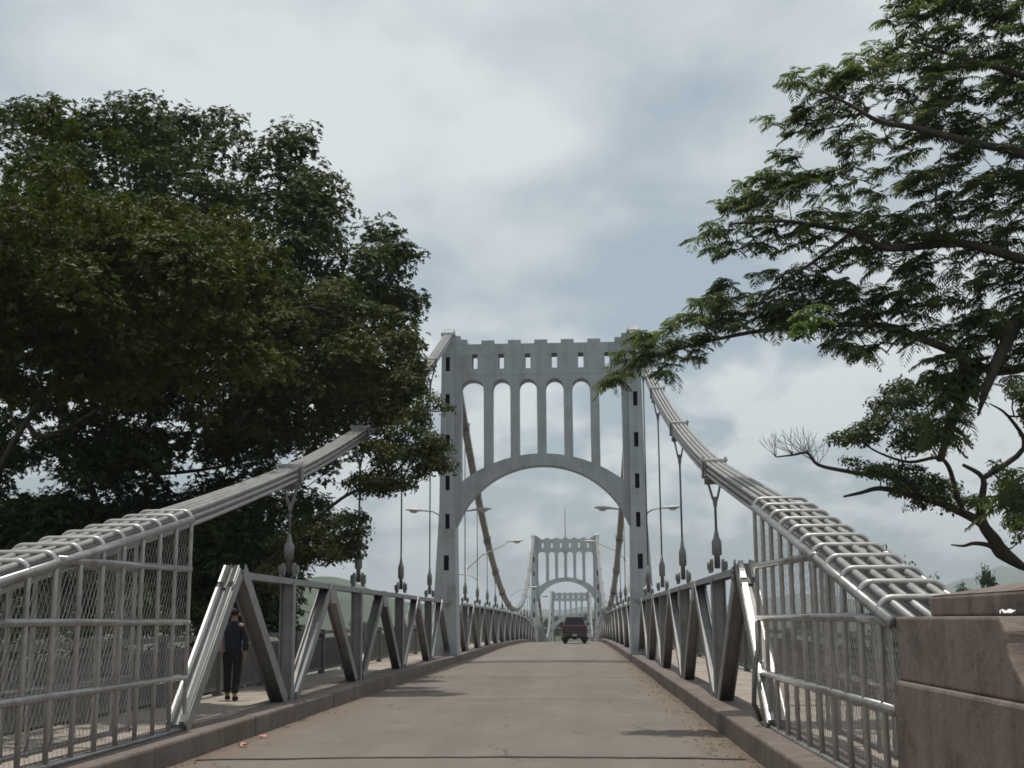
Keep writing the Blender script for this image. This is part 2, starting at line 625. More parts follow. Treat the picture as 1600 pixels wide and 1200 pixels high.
def long_box(name, x0, x1, z0, z1, mat, ys, gap=0.0, bevel=0.0, joints=None):
    m = MB()
    for a, b in zip(ys[:-1], ys[1:]):
        jz = rnd.uniform(-.012, .012) if gap else 0
        jx = rnd.uniform(-.012, .012) if gap else 0
        seg = [a + gap, (a + b) / 2, b - gap]
        vs, fs = [], []
        for y in seg:
            vs += [(x0 + jx, y, rz(y) + z0), (x1 + jx, y, rz(y) + z0), (x1 + jx, y, rz(y) + z1 + jz), (x0 + jx, y, rz(y) + z1 + jz)]
        for i in range(2):
            o = i * 4
            fs += [(o, o + 4, o + 5, o + 1), (o + 1, o + 5, o + 6, o + 2), (o + 2, o + 6, o + 7, o + 3), (o + 3, o + 7, o + 4, o)]
        fs += [(0, 1, 2, 3), (11, 10, 9, 8)]
        m.add(vs, fs)
    return struct(m.build(name, mat, None, False, bevel))


kys = [-20, -12, -5, 2, 8.5, 14.2, 18.6, 22.2, 24.6, 27.6, 33.5, 40, 47, 51] + list(np.arange(58, 302, 7.2))
for sgn in (-1, 1):
    a, b = sorted((sgn * KX, sgn * (KX + .72)))
    long_box('kerb', a, b, -.1, .28, 'kerb', kys, .012, .03)
    a, b = sorted((sgn * (KX + .73), sgn * 6.3))
    long_box('sidewalk', a, b, -.3, .12, 'walk', [-20, -13, -8, -4, 0, 4, 8] + list(np.arange(12, 302, 3.6)), .006, .01)

jm = MB()
for y, wdt in ((15.35, .12), (51.2, .22), (87, .12), (36.2, .05), (26.4, .035)):
    n = 24
    pts = [(-3.2 + 6.4 * i / n, y + rnd.uniform(-.03, .03) + (.02 * math.sin(i))) for i in range(n + 1)]
    vs, fs = [], []
    for x, yy in pts:
        hw = wdt / 2 * rnd.uniform(.75, 1.15)
        zc = rz(y) + .03 * (1 - (abs(x) / KX) ** 2) + .006
        vs += [(x, yy - hw, zc), (x, yy + hw, zc)]
    fs = [(2 * i, 2 * i + 2, 2 * i + 3, 2 * i + 1) for i in range(n)]
    jm.add(vs, fs)
struct(jm.build('road_joint', 'joint'))


# ------------------------------------------------------------------ towers
def curve_plate(name, outer, holes, y0, y1):
    """plate with holes, drawn in (x,z), extruded from y0 to y1"""
    cu = D.curves.new(name, 'CURVE')
    cu.dimensions = '2D'
    cu.fill_mode = 'BOTH'
    cu.extrude = (y1 - y0) / 2
    for poly in [outer] + holes:
        sp = cu.splines.new('POLY')
        sp.points.add(len(poly) - 1)
        for pt, (x, z) in zip(sp.points, poly):
            pt.co = (x, z, 0, 1)
        sp.use_cyclic_u = True
    o = D.objects.new(name, cu)
    COL.objects.link(o)
    dg = bpy.context.evaluated_depsgraph_get()
    me = D.meshes.new_from_object(o.evaluated_get(dg))
    D.objects.remove(o)
    D.curves.remove(cu)
    yc = (y0 + y1) / 2
    for v in me.vertices:
        x, z, e = v.co
        v.co = (x, yc - e, z)
    bm = bmesh.new()
    bm.from_mesh(me)
    bmesh.ops.recalc_face_normals(bm, faces=bm.faces)
    bm.to_mesh(me)
    bm.free()
    me.name = name
    return me


def make_tower(label):
    t = thing('bridge_tower', label, 'bridge tower', (0, 0, 0), 'grey portal towers of the bridge')
    slot_z = [11.62, 10.12, 8.50, 6.88, 5.38, 3.78]
    zb = -.45
    for sg in (-1, 1):
        prof = [(3.46, 12.78), (3.93, 12.78), (4.02, 5.85), (4.22, 2.3), (4.34, zb), (3.30, zb), (3.36, 2.3), (3.42, 5.6)]
        holes = []
        for z in slot_z:
            xc = 3.70 + (.04 if z < 5 else 0)
            wv = .085 if z > 5 else .1
            holes.append([(sg * x, zz_) for x, zz_ in ((xc - wv, z - .29), (xc + wv, z - .29), (xc + wv, z + .29), (xc - wv, z + .29))])
        me = curve_plate('leg', [(sg * x, z) for x, z in prof], holes, -.75, -.62)
        # side walls and back close the hollow leg
        leg = MB()
        bmv = [(v.co.x, v.co.y, v.co.z) for v in me.vertices]
        leg.add(bmv, [tuple(p.vertices) for p in me.polygons])
        n = len(prof)
        for i in range(n):
            (x0, z0), (x1, z1) = prof[i], prof[(i + 1) % n]
            leg.add([(sg * x0, -.62, z0), (sg * x1, -.62, z1), (sg * x1, .75, z1), (sg * x0, .75, z0)], [(0, 1, 2, 3)])
        leg.add([(sg * x, .75, z) for x, z in prof], [tuple(range(n))])
        lg = leg.build('leg', 'tower', t)
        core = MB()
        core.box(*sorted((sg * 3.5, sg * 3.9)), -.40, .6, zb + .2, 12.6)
        core.build('shade_core', 'hole', lg)  # dark box standing in for the shade inside the hollow leg
        cap = MB()
        cap.box(*sorted((sg * 3.42, sg * 3.97)), -.8, .8, 12.781, 12.90)
        cap.prism([(-.62, 12.9), (.62, 12.9), (.30, 13.18), (-.30, 13.18)], 'x', sg * 3.50, sg * 3.90)
        cap.build('saddle', 'tower', lg, False, .015)
        st = MB()
        st.box(*sorted((sg * 3.22, sg * 3.459)), -.43, .43, 12.47, 12.84)
        st.box(*sorted((sg * 2.95, sg * 3.219)), -.43, .43, 12.47, 12.68)
        st.build('shoulder_block', 'tower', lg, False, .012)
        pier = MB()
        pier.prism([(sg * 3.0, zb - .01), (sg * 4.7, zb - .01), (sg * 5.0, -11), (sg * 2.7, -11)], 'y', -1.3, 1.3)
        pier.build('pier', 'kerb', lg)
        pl = MB()
        pl.box(*sorted((sg * 3.40, sg * 4.12)), -.785, -.75, 2.33, 2.70)
        pl.build('plinth_panel', 'tower', lg)
    # crenellated portal with arched openings over one wide arch
    R1, c1 = 3.60, 3.98
    out = []
    mer = [-2.12, -1.06, 0, 1.06, 2.12]
    out.append((-3.455, 12.48))
    out.append((-2.95, 12.48))
    for mx in mer:
        out += [(mx - .26, 12.48), (mx - .26, 12.63), (mx + .26, 12.63), (mx + .26, 12.48)]
    out += [(2.95, 12.48), (3.455, 12.48)]
    out.append((3.415, 5.2))
    out.append((3.36, c1 + math.sqrt(max(0, R1 ** 2 - 3.36 ** 2))))
    for i in range(1, 30):
        x = 3.36 - 6.72 * i / 30
        out.append((x, c1 + math.sqrt(R1 ** 2 - x * x)))
    out.append((-3.36, c1 + math.sqrt(max(0, R1 ** 2 - 3.36 ** 2))))
    out.append((-3.415, 5.2))
    holes = []
    R2, c2 = 5.2, 2.84
    ext = lambda x: c2 + math.sqrt(R2 * R2 - x * x)
    for k in range(6):
        xc = -2.65 + 1.06 * k
        holes.append([(xc - .11, 11.47), (xc + .11, 11.47), (xc + .11, 12.07), (xc - .11, 12.07)])
        x0, x1 = xc - .355, xc + .355
        if k == 0:
            x0 = -3.20
        if k == 5:
            x1 = 3.20
        cxm, r = (x0 + x1) / 2, (x1 - x0) / 2
        h = [(x0 + (x1 - x0) * i / 6, ext(x0 + (x1 - x0) * i / 6)) for i in range(7)]
        h += [(cxm + r * math.cos(a), 11.04 - .36 + .36 * math.sin(a)) for a in np.linspace(0, PI, 15)]
        holes.append(h)
    me = curve_plate('portal', out, holes, -.42, .42)
    po = link('portal', me, 'tower', t)
    tr = MB()
    tr.box(-3.455, 3.455, -.428, -.421, 11.22, 11.26)
    for k in range(1, 6):
        xk = -3.18 + 1.06 * k
        tr.box(xk - .20, xk + .20, -.432, -.421, 10.62, 10.655)
    tr.build('string_course', 'tower', po)
    ks = MB()
    for i in range(28):
        a0, a1 = [math.acos(-3.30 / R1) + (math.acos(3.30 / R1) - math.acos(-3.30 / R1)) * q / 28 for q in (i, i + 1)]
        P = lambda a, rr, y: (rr * math.cos(a), y, c1 + rr * math.sin(a))
        ks.add([P(a0, R1 - .002, -.44), P(a1, R1 - .002, -.44), P(a1, R1 + .07, -.44), P(a0, R1 + .07, -.44),
                P(a0, R1 - .002, -.421), P(a1, R1 - .002, -.421), P(a1, R1 + .07, -.421), P(a0, R1 + .07, -.421)],
               [(0, 1, 2, 3), (0, 1, 5, 4), (2, 3, 7, 6)])
    ks.build('arch_rim', 'tower', po)
    return t


def kids(o):
    return [c for c in D.objects if c.parent == o]


def copy_tree(o, parent=None):
    c = o.copy()
    COL.objects.link(c)
    if parent:
        c.parent = parent
    for ch in kids(o):
        copy_tree(ch, c)
    return c


tw = make_tower('nearest grey bridge tower, large portal with wide arch and six tall arched openings')
tw2 = copy_tree(tw)
tw2['label'] = 'second grey bridge tower, smaller and seen through the wide arch of the nearest one'
tw3 = copy_tree(tw)
tw3['label'] = 'farthest grey bridge tower, tiny, just above the red pickup truck'
for o, y in zip((tw, tw2, tw3), T):
    o.location = (0, y, rz(y))

mast = MB()
mast.tube([(0, 0, 0), (0, 0, 2.0), (0, 0, 3.7)], [.05, .04, .02], 6)
mast.box(-.1, .1, -.1, .1, 0, .06)
mo = mast.build('lightning_rod', 'steel_dark')
mo.location = (-.0, T[1], rz(T[1]) + 12.63)
tag(mo, 'thin lightning rod standing on top of the second tower', 'lightning rod')


# ------------------------------------------------------------------ main cables
def cable(side, label):
    t = thing('suspension_cable', label, 'suspension cable', (side * TX, T[0], 12.98), 'main cables of the bridge')
    ys = list(np.arange(9.45, T[0], 1.6)) + [T[0]] + list(np.linspace(T[0], T[1], 44)[1:]) + list(np.linspace(T[1], T[2], 40)[1:]) + list(np.arange(T[2] + 4, 292, 5))
    for i in range(4):
        for j in range(3):
            pts = []
            for y in ys:
                sp = .088
                if y < 22.4:
                    sp += .065 * min(1, (22.4 - y) / 11.0)
                if y > T[0] - 1:
                    sp = .085
                cxx = cable_x(y, side)
                pts.append((cxx + (i - 1.5) * sp * side, y, cable_z(y) + (cable_lift(y) if side < 0 else 0) + (j - 1) * .093))
            m = MB()
            m.tube(pts, .034 if not (i == 2 and j == 2) else .04, 7)
            m.build('strand', 'strand', t, True)
    return t


def clamp_band(mb, x, y, slope):
    d = Vector((0, 1, slope)).normalized()
    u = Vector((0, -slope, 1)).normalized()
    c = Vector((x, y, cable_z(y)))
    a = Vector((1, 0, 0))
    mb.bar(c - u * .148 - d * .10, c - u * .148 + d * .10, .42, .035)
    for k in (-1, 1):
        mb.bar(c + a * .19 * k - d * .08, c + a * .19 * k + d * .08, .035, .262)
    top = MB()
    for k in (-1, 1):
        top.bar(c + u * .150 + d * (.055 * k - .03), c + u * .150 + d * (.055 * k + .03), .46, .035)
        for q in (-.2, .2):
            top.tube([c + u * .165 + a * q + d * .05 * k, c + u * .20 + a * q + d * .05 * k], .02, 6)
    return top


cl = cable(-1, 'left main cable of grey strands running over the towers on the left of the road')
cr = cable(1, 'right main cable of grey strands running over the towers on the right of the road')

# tie bars between the strands of the side spans
hang_y = []
for k in range(1, 5):
    hang_y.append((T[0] - k * PAN + (.45 if k else 0), 'side'))
for a, b in ((T[0], T[1]), (T[1], T[2])):
    for k in range(1, 14):
        hang_y.append((a + (b - a) * k / 14, 'main'))
for k in range(1, 5):
    hang_y.append((T[2] + k * PAN, 'side'))


def slope_at(y):
    return (cable_z(y + .3) - cable_z(y - .3)) / .6


HC = 2.36    # truss top chord height above the road


def make_hanger(side, y, label, near):
    x = cable_x(y, side) if y > 22.3 else side * TX
    zt, zb = cable_z(y), rz(y) + HC
    t = thing('hanger', label, 'bridge hanger', (x, y, zb), 'hangers between cable and truss')
    m = MB()
    tb = clamp_band(m, x, y, slope_at(y))
    cb_ = m.build('clamp', 'steel', t, False)
    tb.build('cross_bar', 'bright', cb_)
    fork_top = zt - .17
    L = fork_top - zb
    if L < .5:
        b = MB()
        b.tube([(x, y, zb + .05), (x, y, fork_top)], .05, 8)
        b.build('rod', 'steel', t)
        return t
    k = min(1.0, L / 2.2)
    n = 12 if near else 8
    m = MB()       # fork under the clamp
    for q in (-1, 1):
        m.bar((x + q * .13, y, fork_top - .02), (x + q * .10, y, fork_top - .14 * k), .07, .12)
        m.bar((x + q * .11, y, fork_top - .10 * k), (x + q * .035, y, fork_top - .50 * k), .035, .07)
    m.tube([(x - .17, y, fork_top - .08 * k), (x + .17, y, fork_top - .08 * k)], .05, n)
    m.tube([(x, y, fork_top - .44 * k), (x, y, fork_top - .66 * k)], [.055, .03], n)
    m.build('fork', 'steel', t)
    m = MB()
    m.tube([(x, y, fork_top - .6 * k), (x, y, zb + .85 * k)], .022, 8)
    m.build('rod', 'steel_dark' if near else 'steel', t, True)
    m = MB()
    m.tube([(x, y, zb + 1.0 * k), (x, y, zb + .82 * k), (x, y, zb + .72 * k), (x, y, zb + .42 * k), (x, y, zb + .40 * k), (x, y, zb + .10 * k)],
           [.026, .05, .085, .085, .05, .05], n)
    m.build('socket', 'steel', t, True)
    for q in (-1, 1):
        m = MB()
        m.tube([(x + q * .075, y, zb + .17 * k), (x + q * .115, y, zb + .17 * k), (x + q * .12, y, zb + .17 * k), (x + q * .17, y, zb + .17 * k)], [.15 * k, .15 * k, .10 * k, .10 * k], 14)
        m.bar((x + q * .12, y, zb), (x + q * .12, y, zb + .15 * k), .06, .14)
        m.build('pin_plate', 'steel', t)
    return t


for sgn, sname in ((-1, 'left'), (1, 'right')):
    for i, (y, kind) in enumerate(hang_y):
        if i < 4:
            q = ['nearest the tower on the %s, slender long rod', 'second out from the nearest tower on the %s',
                 'third out from the nearest tower on the %s, second past the wire cage', 'nearest the wire cage on the %s, thick clevis and short rod'][i]
            lab = 'steel hanger ' + q % sname
        elif i < 30:
            j = (i - 4) % 13 + 1
            tn = 'nearest' if i < 17 else 'second'
            lab = 'thin steel hanger on the %s side, %s one beyond the %s tower' % (sname, ORD[j], tn)
        else:
            lab = 'tiny steel hanger on the %s side, %s one beyond the farthest tower' % (sname, ORD[i - 29])
        make_hanger(sgn, y, lab, y < 60)


# ------------------------------------------------------------------ stiffening trusses
def hbeam(mb, p, q, wd, dp, th=.022, web_side=(1, 0, 0)):
    """H section: web plane along x, flanges at +-wd/2 in x"""
    p, q = Vector(p), Vector(q)
    s_ = Vector((1, 0, 0))
    mb.bar(p, q, wd - 2 * th - .002, th)
    for k in (-1, 1):
        o = s_ * k * (wd / 2 - th / 2)
        mb.bar(p + o, q + o, th, dp)


def truss(side, y0, y1, n, label, end_near=False, end_far=False, detail=True):
    t = thing('stiffening_truss', label, 'bridge truss', (side * TX, y0, rz(y0)), 'grey steel trusses along the kerbs')
    x = side * TX
    zb = .27

    def P(y, z, dx=0):
        return (x + dx, y, rz(y) + z)
    ys = np.linspace(y0, y1, n + 1)
    h = (y1 - y0) / n
    ca = y0 - h / 2 if end_near else y0
    cb = y1 + h / 2 if end_far else y1
    ch = MB()
    cy_ = list(np.linspace(ca + .12, cb - .12, 2 * n + 3))
    for a, b in zip(cy_[:-1], cy_[1:]):
        ch.bar(P(a, HC - .055), P(b + .001, HC - .055), .20, .018)
        for k in (-1, 1):
            ch.bar(P(a, HC - .09, k * .09), P(b + .001, HC - .09, k * .09), .018, .10)
    if detail:
        for y in np.arange(ca + .3, cb - .2, .22 if y0 < 60 else .5):
            for k in (-1, 1):
                if y < 62:
                    ch.tube([P(y, HC - .045, k * .06), P(y, HC - .03, k * .06)], .014, 5)
    ch.build('top_chord', 'steel', t)
    for i, y in enumerate(ys):
        if (i == 0 and not end_near) or (i == n and not end_far):
            continue
        m = MB()
        hbeam(m, P(y, zb), P(y, HC - .10), .24, .20)
        m.build('post', 'steel', t)
    bays = [(ys[i], ys[i + 1]) for i in range(n)]
    for a, b in bays:
        mid = (a + b) / 2
        for s_, f in ((a, 1), (b, -1)):
            m = MB()
            hbeam(m, P(s_ + f * .42, zb), P(mid - f * .10, HC - .10), .22, .21)
            dg_ = m.build('diagonal', 'steel', t)
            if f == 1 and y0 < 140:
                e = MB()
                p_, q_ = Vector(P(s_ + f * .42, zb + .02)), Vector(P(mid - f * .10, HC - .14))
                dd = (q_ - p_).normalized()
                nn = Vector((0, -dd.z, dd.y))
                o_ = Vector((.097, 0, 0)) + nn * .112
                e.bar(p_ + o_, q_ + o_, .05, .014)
                e.build('glint_strip', 'bright', dg_)  # bright strip added as the glint along camera-facing diagonals
        g = MB()
        for k in (-1, 1):
            g.prism([(mid - .38, rz(mid) + HC - .14), (mid + .38, rz(mid) + HC - .14), (mid + .22, rz(mid) + HC - .42), (mid - .22, rz(mid) + HC - .42)], 'x', x + k * .116, x + k * .126)
        g.build('gusset', 'steel', t)
    for flag, ye, f in ((end_near, y0, -1), (end_far, y1, 1)):
        if not flag:
            continue
        ym = ye + f * h / 2
        m = MB()
        hbeam(m, P(ye + f * .42, zb), P(ym - f * .12, HC - .02), .24, .23)
        m.build('diagonal', 'steel', t)
        # broad end post of two bright ribs with a dark groove between
        p, q = Vector(P(ye + f * (h - 1.05), zb)), Vector(P(ym + f * .10, HC - .07))
        d = (q - p).normalized()
        nrm = Vector((0, f * -d.z, f * d.y)) if f < 0 else Vector((0, d.z, -d.y))
        nrm = Vector((0, -abs(d.z), abs(d.y))) if f < 0 else Vector((0, abs(d.z), abs(d.y)))
        m = MB()
        m.bar(p, q, .26, .20)
        ep = m.build('end_post', 'steel', t, False, .006)
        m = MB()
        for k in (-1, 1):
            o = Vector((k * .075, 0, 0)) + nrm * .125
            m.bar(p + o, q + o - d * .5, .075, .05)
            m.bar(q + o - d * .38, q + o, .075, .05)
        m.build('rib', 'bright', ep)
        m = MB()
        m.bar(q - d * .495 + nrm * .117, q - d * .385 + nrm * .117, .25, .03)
        m.build('dark_strap', 'steel_dark', ep)  # dark strap across the break in the ribs
        m = MB()
        for k in (-1,):
            m.prism([(ym - f * .10, rz(ym) + HC - .03), (ym - f * .36, rz(ym) + HC - .03), (ym - f * .36, rz(ym) + HC - .30), (ym - f * .16, rz(ym) + HC - .40)], 'x', x + k * .131, x + k * .142)
        for qy in (.16, .24, .32):
            for qz in (.08, .18):
                m.tube([(x - .142, ym - f * qy, rz(ym) + HC - .03 - qz), (x - .155, ym - f * qy, rz(ym) + HC - .03 - qz)], .016, 6)
        m.build('gusset', 'steel', t)
    return t


ya = hang_y[3][0]
for sgn, sname in ((-1, 'left'), (1, 'right')):
    truss(sgn, ya, T[0], 4, 'grey steel truss on the %s kerb, from the bright end post to the nearest tower' % sname, True, False)
    truss(sgn, T[0], T[1], 14, 'grey steel truss on the %s kerb between the nearest and second towers' % sname, detail=False)
    truss(sgn, T[1], T[2], 14, 'grey steel truss on the %s kerb between the second and farthest towers' % sname, detail=False)


# ------------------------------------------------------------------ cable cages and anchor blocks
def cage(side, ye, label):
    ys = 9.84
    xi, xo = side * 3.63, side * 4.33
    t = thing('cable_cage', label, 'cable cage', (side * 3.98, (ye + ys) / 2, .28), 'pipe cages round the cable ends')

    def top(y):
        return 1.63 + (y - 9.62) * (3.01 - 1.63) / (16.3 - 9.62) + (cable_lift(y) if side < 0 else 0)
    r = .042
    n = 10
    hy = list(np.linspace(ye, ys + .35, n + 1))
    for y in hy:
        zt = top(y)
        rr = .11
        pts = [(xi, y, .25), (xi, y, zt - rr)]
        for a in np.linspace(0, PI / 2, 6)[1:]:
            pts.append((xi + side * rr * (1 - math.cos(a)), y, zt - rr + rr * math.sin(a)))
        for a in np.linspace(PI / 2, 0, 6)[:-1]:
            pts.append((xo - side * rr * (1 - math.cos(a)), y, zt - rr + rr * math.sin(a)))
        pts += [(xo, y, zt - rr), (xo, y, .25)]
        m = MB()
        m.tube(pts, .027, 10)
        m.build('hoop', 'hoop', t, True)
    for k in range(6):
        q = side * (k + .5) / 6 * .46
        pass
    for xx in (xi, xo):
        m = MB()
        m.tube([(xx, ye + .02, top(ye) - .11), (xx, ys, top(ys) - .11)], .045, 12)
        m.build('top_rail', 'galv', t, True)
        for z, y1, dz in ((2.26, ye - 4.2, -.07), (1.60, ys + 1.1, 0), (.92, ys, 0), (.29, ys, 0)):
            m = MB()
            m.tube([(xx, ye, z), (xx, y1, z + dz)], .040 if z > .5 else .033, 10)
            if z == 1.60:
                m.tube([(xx, y1, z), (xx, ys, 1.56)], .040, 10)
            m.build('side_rail', 'galv', t, True)
        # chain-link wire, both diagonal families, clipped to the cage side
        m = MB()
        off = -.036 if (xx == xi) else .036
        xm = xx + side * -off * .8
        for fam in (1, -1):
            u = -3.2
            while u < (ye - ys) + 3.2:
                # line y = ys+u + fam*z*0.62
                pts = []
                zprev = None
                for z in np.linspace(.3, 3.0, 55):
                    y = ys + u + fam * (z - .3) * .62
                    if ys + .02 < y < ye - .02 and z < top(y) - .16:
                        pts.append((xm + fam * .003, y, z))
                if len(pts) > 1:
                    m.tube([pts[0], pts[-1]], .0017, 4, False)
                u += .105
        m.build('chain_link', 'wire', t)
    m = MB()
    for xx in (xi, xo):
        m.box(*sorted((xx - .05, xx + .05)), ye - .05, ye + .05, .275, .30)
    m.build('foot_plate', 'galv', t)
    if side > 0:
        m = MB()    # bent gate post tied to the near post with a drooping wire
        m.tube([(xi - .04, ye - .1, 1.55), (xi - .055, ye - .2, 1.2), (xi - .13, ye - .35, .9), (xi - .16, ye - .42, .55), (xi - .07, ye - .3, .34)], .03, 8)
        m.build('bent_bar', 'steel_dark', t, True)
    return t


cage(-1, 16.25, 'silver pipe cage with wire mesh round the left cable end')
cage(1, 16.9, 'silver pipe cage with wire mesh beside the brown concrete block on the right')


def anchor(side, label):
    t = thing('anchor_block', label, 'concrete block', (side * 4.2, 8, 0), 'concrete anchor blocks')
    a = side

    def bx(mb, x0, x1, *r):
        x0, x1 = sorted((a * x0, a * x1))
        mb.box(x0, x1, *r)
    m = MB()
    prof = [(9.86, -.4), (9.86, 1.14), (3.5, 1.14), (3.5, -.4)]
    m.prism(prof, 'x', a * 3.625, a * 5.0)
    m.build('base', 'block', t, False, .025)
    m = MB()
    cur = [(7.62 - .95 * math.sin(q), 1.46 - .30 * (1 - math.cos(q)) * 1.0 + .02) for q in np.linspace(0, PI / 2, 9)]
    prof = [(9.80, 1.141), (9.80, 1.62), (3.6, 1.62), (3.6, 1.54), (7.62, 1.54)] + cur[1:] + [(6.60, 1.141)]
    prof = [(9.80, 1.141), (9.80, 1.60), (7.45, 1.60)]
    for q in np.linspace(0, PI / 2, 9):
        prof.append((7.35 - .62 * (1 - math.cos(q)), 1.52 - .34 * math.sin(q)))
    prof.append((6.73, 1.141))
    m.prism(prof, 'x', a * 3.66, a * 5.0)
    m.build('scroll', 'block', t, False, .02)
    m = MB()
    bx(m, 3.80, 5.0, 3.6, 7.44, 1.141, 1.60)
    m.build('recessed_wall', 'block', t, False, .02)
    m = MB()
    bx(m, 3.86, 4.95, 3.8, 9.6, 1.601, 1.745)
    m.add([(a * 3.86, 3.8, 1.746), (a * 4.95, 3.8, 1.746), (a * 4.95, 9.6, 1.746), (a * 3.86, 9.6, 1.746), (a * 4.3, 5.0, 1.86), (a * 4.4, 8.0, 1.86)],
          [(0, 1, 4), (1, 2, 5, 4), (2, 3, 5), (3, 0, 4, 5), (0, 3, 2, 1)])
    m.build('cap', 'block', t, False, .02)
    return t


anchor(1, 'brown concrete anchor block with stepped cap at the right edge of the road')
anchor(-1, 'brown concrete anchor block behind the left wire cage')


def scrap(name, label, loc, mat, s_, group=None):
    m = MB()
    n = 5
    vs = []
    for i in range(n):
        for j in range(n):
            vs.append(((i / (n - 1) - .5) * s_ + rnd.uniform(-.1, .1) * s_, (j / (n - 1) - .5) * s_ * .8 + rnd.uniform(-.1, .1) * s_, abs(rnd.uniform(0, .45)) * s_ + .004))
    fs = [(j * n + i, j * n + i + 1, (j + 1) * n + i + 1, (j + 1) * n + i) for j in range(n - 1) for i in range(n - 1)]
    m.add(vs, fs)
    o = m.build(name, mat, None, True)
    o.location = loc
    return tag(o, label, 'litter', group)


scrap('paper_scrap', 'crumpled white paper lying on the ledge of the concrete block', (3.74, 7.52, 1.603), 'paper', .075)
scrap('wrapper', 'pink crumpled wrapper in the left gutter nearest the camera', (-3.05, 16.9, .01), 'paper_pink', .12)
scrap('wrapper', 'small pale wrapper in the left gutter further along than the pink one', (-3.1, 18.2, .01), 'paper_pink', .09)['label'] = 'smaller pink wrapper in the left gutter, farther from the camera'


# ------------------------------------------------------------------ outer railings along the walks
def railing(side, label):
    x = side * 6.05
    t = thing('railing', label, 'railing', (x, 14, .12), 'grey railings of the footways')
    y0, y1 = -6.0, 300.0
    yy = list(np.arange(y0, y1, 3.6))
    m1, m2, m3 = MB(), MB(), MB()
    for a, b in zip(yy[:-1], yy[1:]):
        za, zb_ = rz(a), rz(b)
        m1.bar((x, a, za + 1.28), (x, b, zb_ + 1.28), .11, .09)
        m2.bar((x, a, za + .26), (x, b, zb_ + .26), .07, .08)
        m2.bar((x, a, za + 1.10), (x, b, zb_ + 1.10), .04, .05)
        if a < 160:
            n = 26 if a < 60 else 14
            for i in range(n):
                y = a + (b - a) * (i + .5) / n
                m3.box(x - .016, x + .016, y - .028, y + .028, rz(y) + .27, rz(y) + 1.1)
    m1.build('top_rail', 'rail', t)
    m2.build('lower_rail', 'rail', t)
    m3.build('infill', 'rail', t)
    for i, y in enumerate(yy[:-1]):
        m = MB()
        m.box(x - .08, x + .08, y - .09, y + .09, rz(y) + .121, rz(y) + 1.36)
        m.build('post', 'rail', t)
    return t


railing(-1, 'long grey railing on the outer edge of the left sidewalk')
railing(1, 'long grey railing on the outer edge of the right sidewalk')


# ------------------------------------------------------------------ street lamps
def lamp_head(mb_h, mb_l, c, d):
    """cobra-head lamp: c at the arm end, d the outward unit vector"""
    c, d = Vector(c), Vector(d).normalized()
    sd = d.cross(Vector((0, 0, 1))).normalized()
    up = sd.cross(d)
    prof = [(-.05, .035, .035), (.08, .05, .05), (.22, .10, .075), (.42, .15, .085), (.62, .14, .075), (.76, .08, .04), (.80, .02, .01)]
    n = 12
    vs, fs = [], []
    for (u, wv, hv) in prof:
        for k in range(n):
            a = 2 * PI * k / n
            s_ = math.sin(a)
            vs.append(c + d * u + sd * wv * math.cos(a) + up * (hv * s_ if s_ > 0 else hv * .45 * s_))
    for i in range(len(prof) - 1):
        for k in range(n):
            fs.append((i * n + k, i * n + (k + 1) % n, (i + 1) * n + (k + 1) % n, (i + 1) * n + k))
    fs += [tuple(range(n)), tuple(range((len(prof) - 1) * n, len(prof) * n))]
    mb_h.add(vs, fs)
    cc = c + d * .46 - up * .025
    vs, fs = [], []
    for j, (rr, dz) in enumerate(((1, 0), (.85, .05), (.45, .085))):
        for k in range(n):
            a = 2 * PI * k / n
            vs.append(cc + d * .17 * rr * math.cos(a) + sd * .10 * rr * math.sin(a) - up * dz)
    for j in range(2):
        for k in range(n):
            fs.append((j * n + k, j * n + (k + 1) % n, (j + 1) * n + (k + 1) % n, (j + 1) * n + k))
    fs.append(tuple(range(2 * n, 3 * n)))
    mb_l.add(vs, fs)


def tower_lamp(y, side, out, label):
    x0 = side * (4.02 if out > 0 else 3.42)
    dx = side * out
    zb = rz(y) + 5.72
    t = thing('street_lamp', label, 'street lamp', (x0, y - .1, zb), 'street lamps on the bridge towers')
    pts = [(x0 - dx * .03, y - .1, zb - .25), (x0 + dx * .10, y - .1, zb - .02), (x0 + dx * .32, y - .1, zb + .10), (x0 + dx * .62, y - .1, zb + .13)]
    m = MB()
    m.tube(pts, .03, 8)
    m.build('arm', 'lamp', t, True)
    h, l = MB(), MB()
    lamp_head(h, l, pts[-1], (dx, 0, .06))
    h.build('lamp_head', 'lamp', t, True)
    l.build('lens', 'lens', t, True)


for ti, (y, tn) in enumerate(zip(T, ('nearest', 'second', 'farthest'))):
    for sgn, sname in ((-1, 'left'), (1, 'right')):
        tower_lamp(y, sgn, 1, 'lamp on the %s tower reaching outward from its %s leg' % (tn, sname))
        tower_lamp(y, sgn, -1, 'lamp on the %s tower reaching over the road from its %s leg' % (tn, sname))


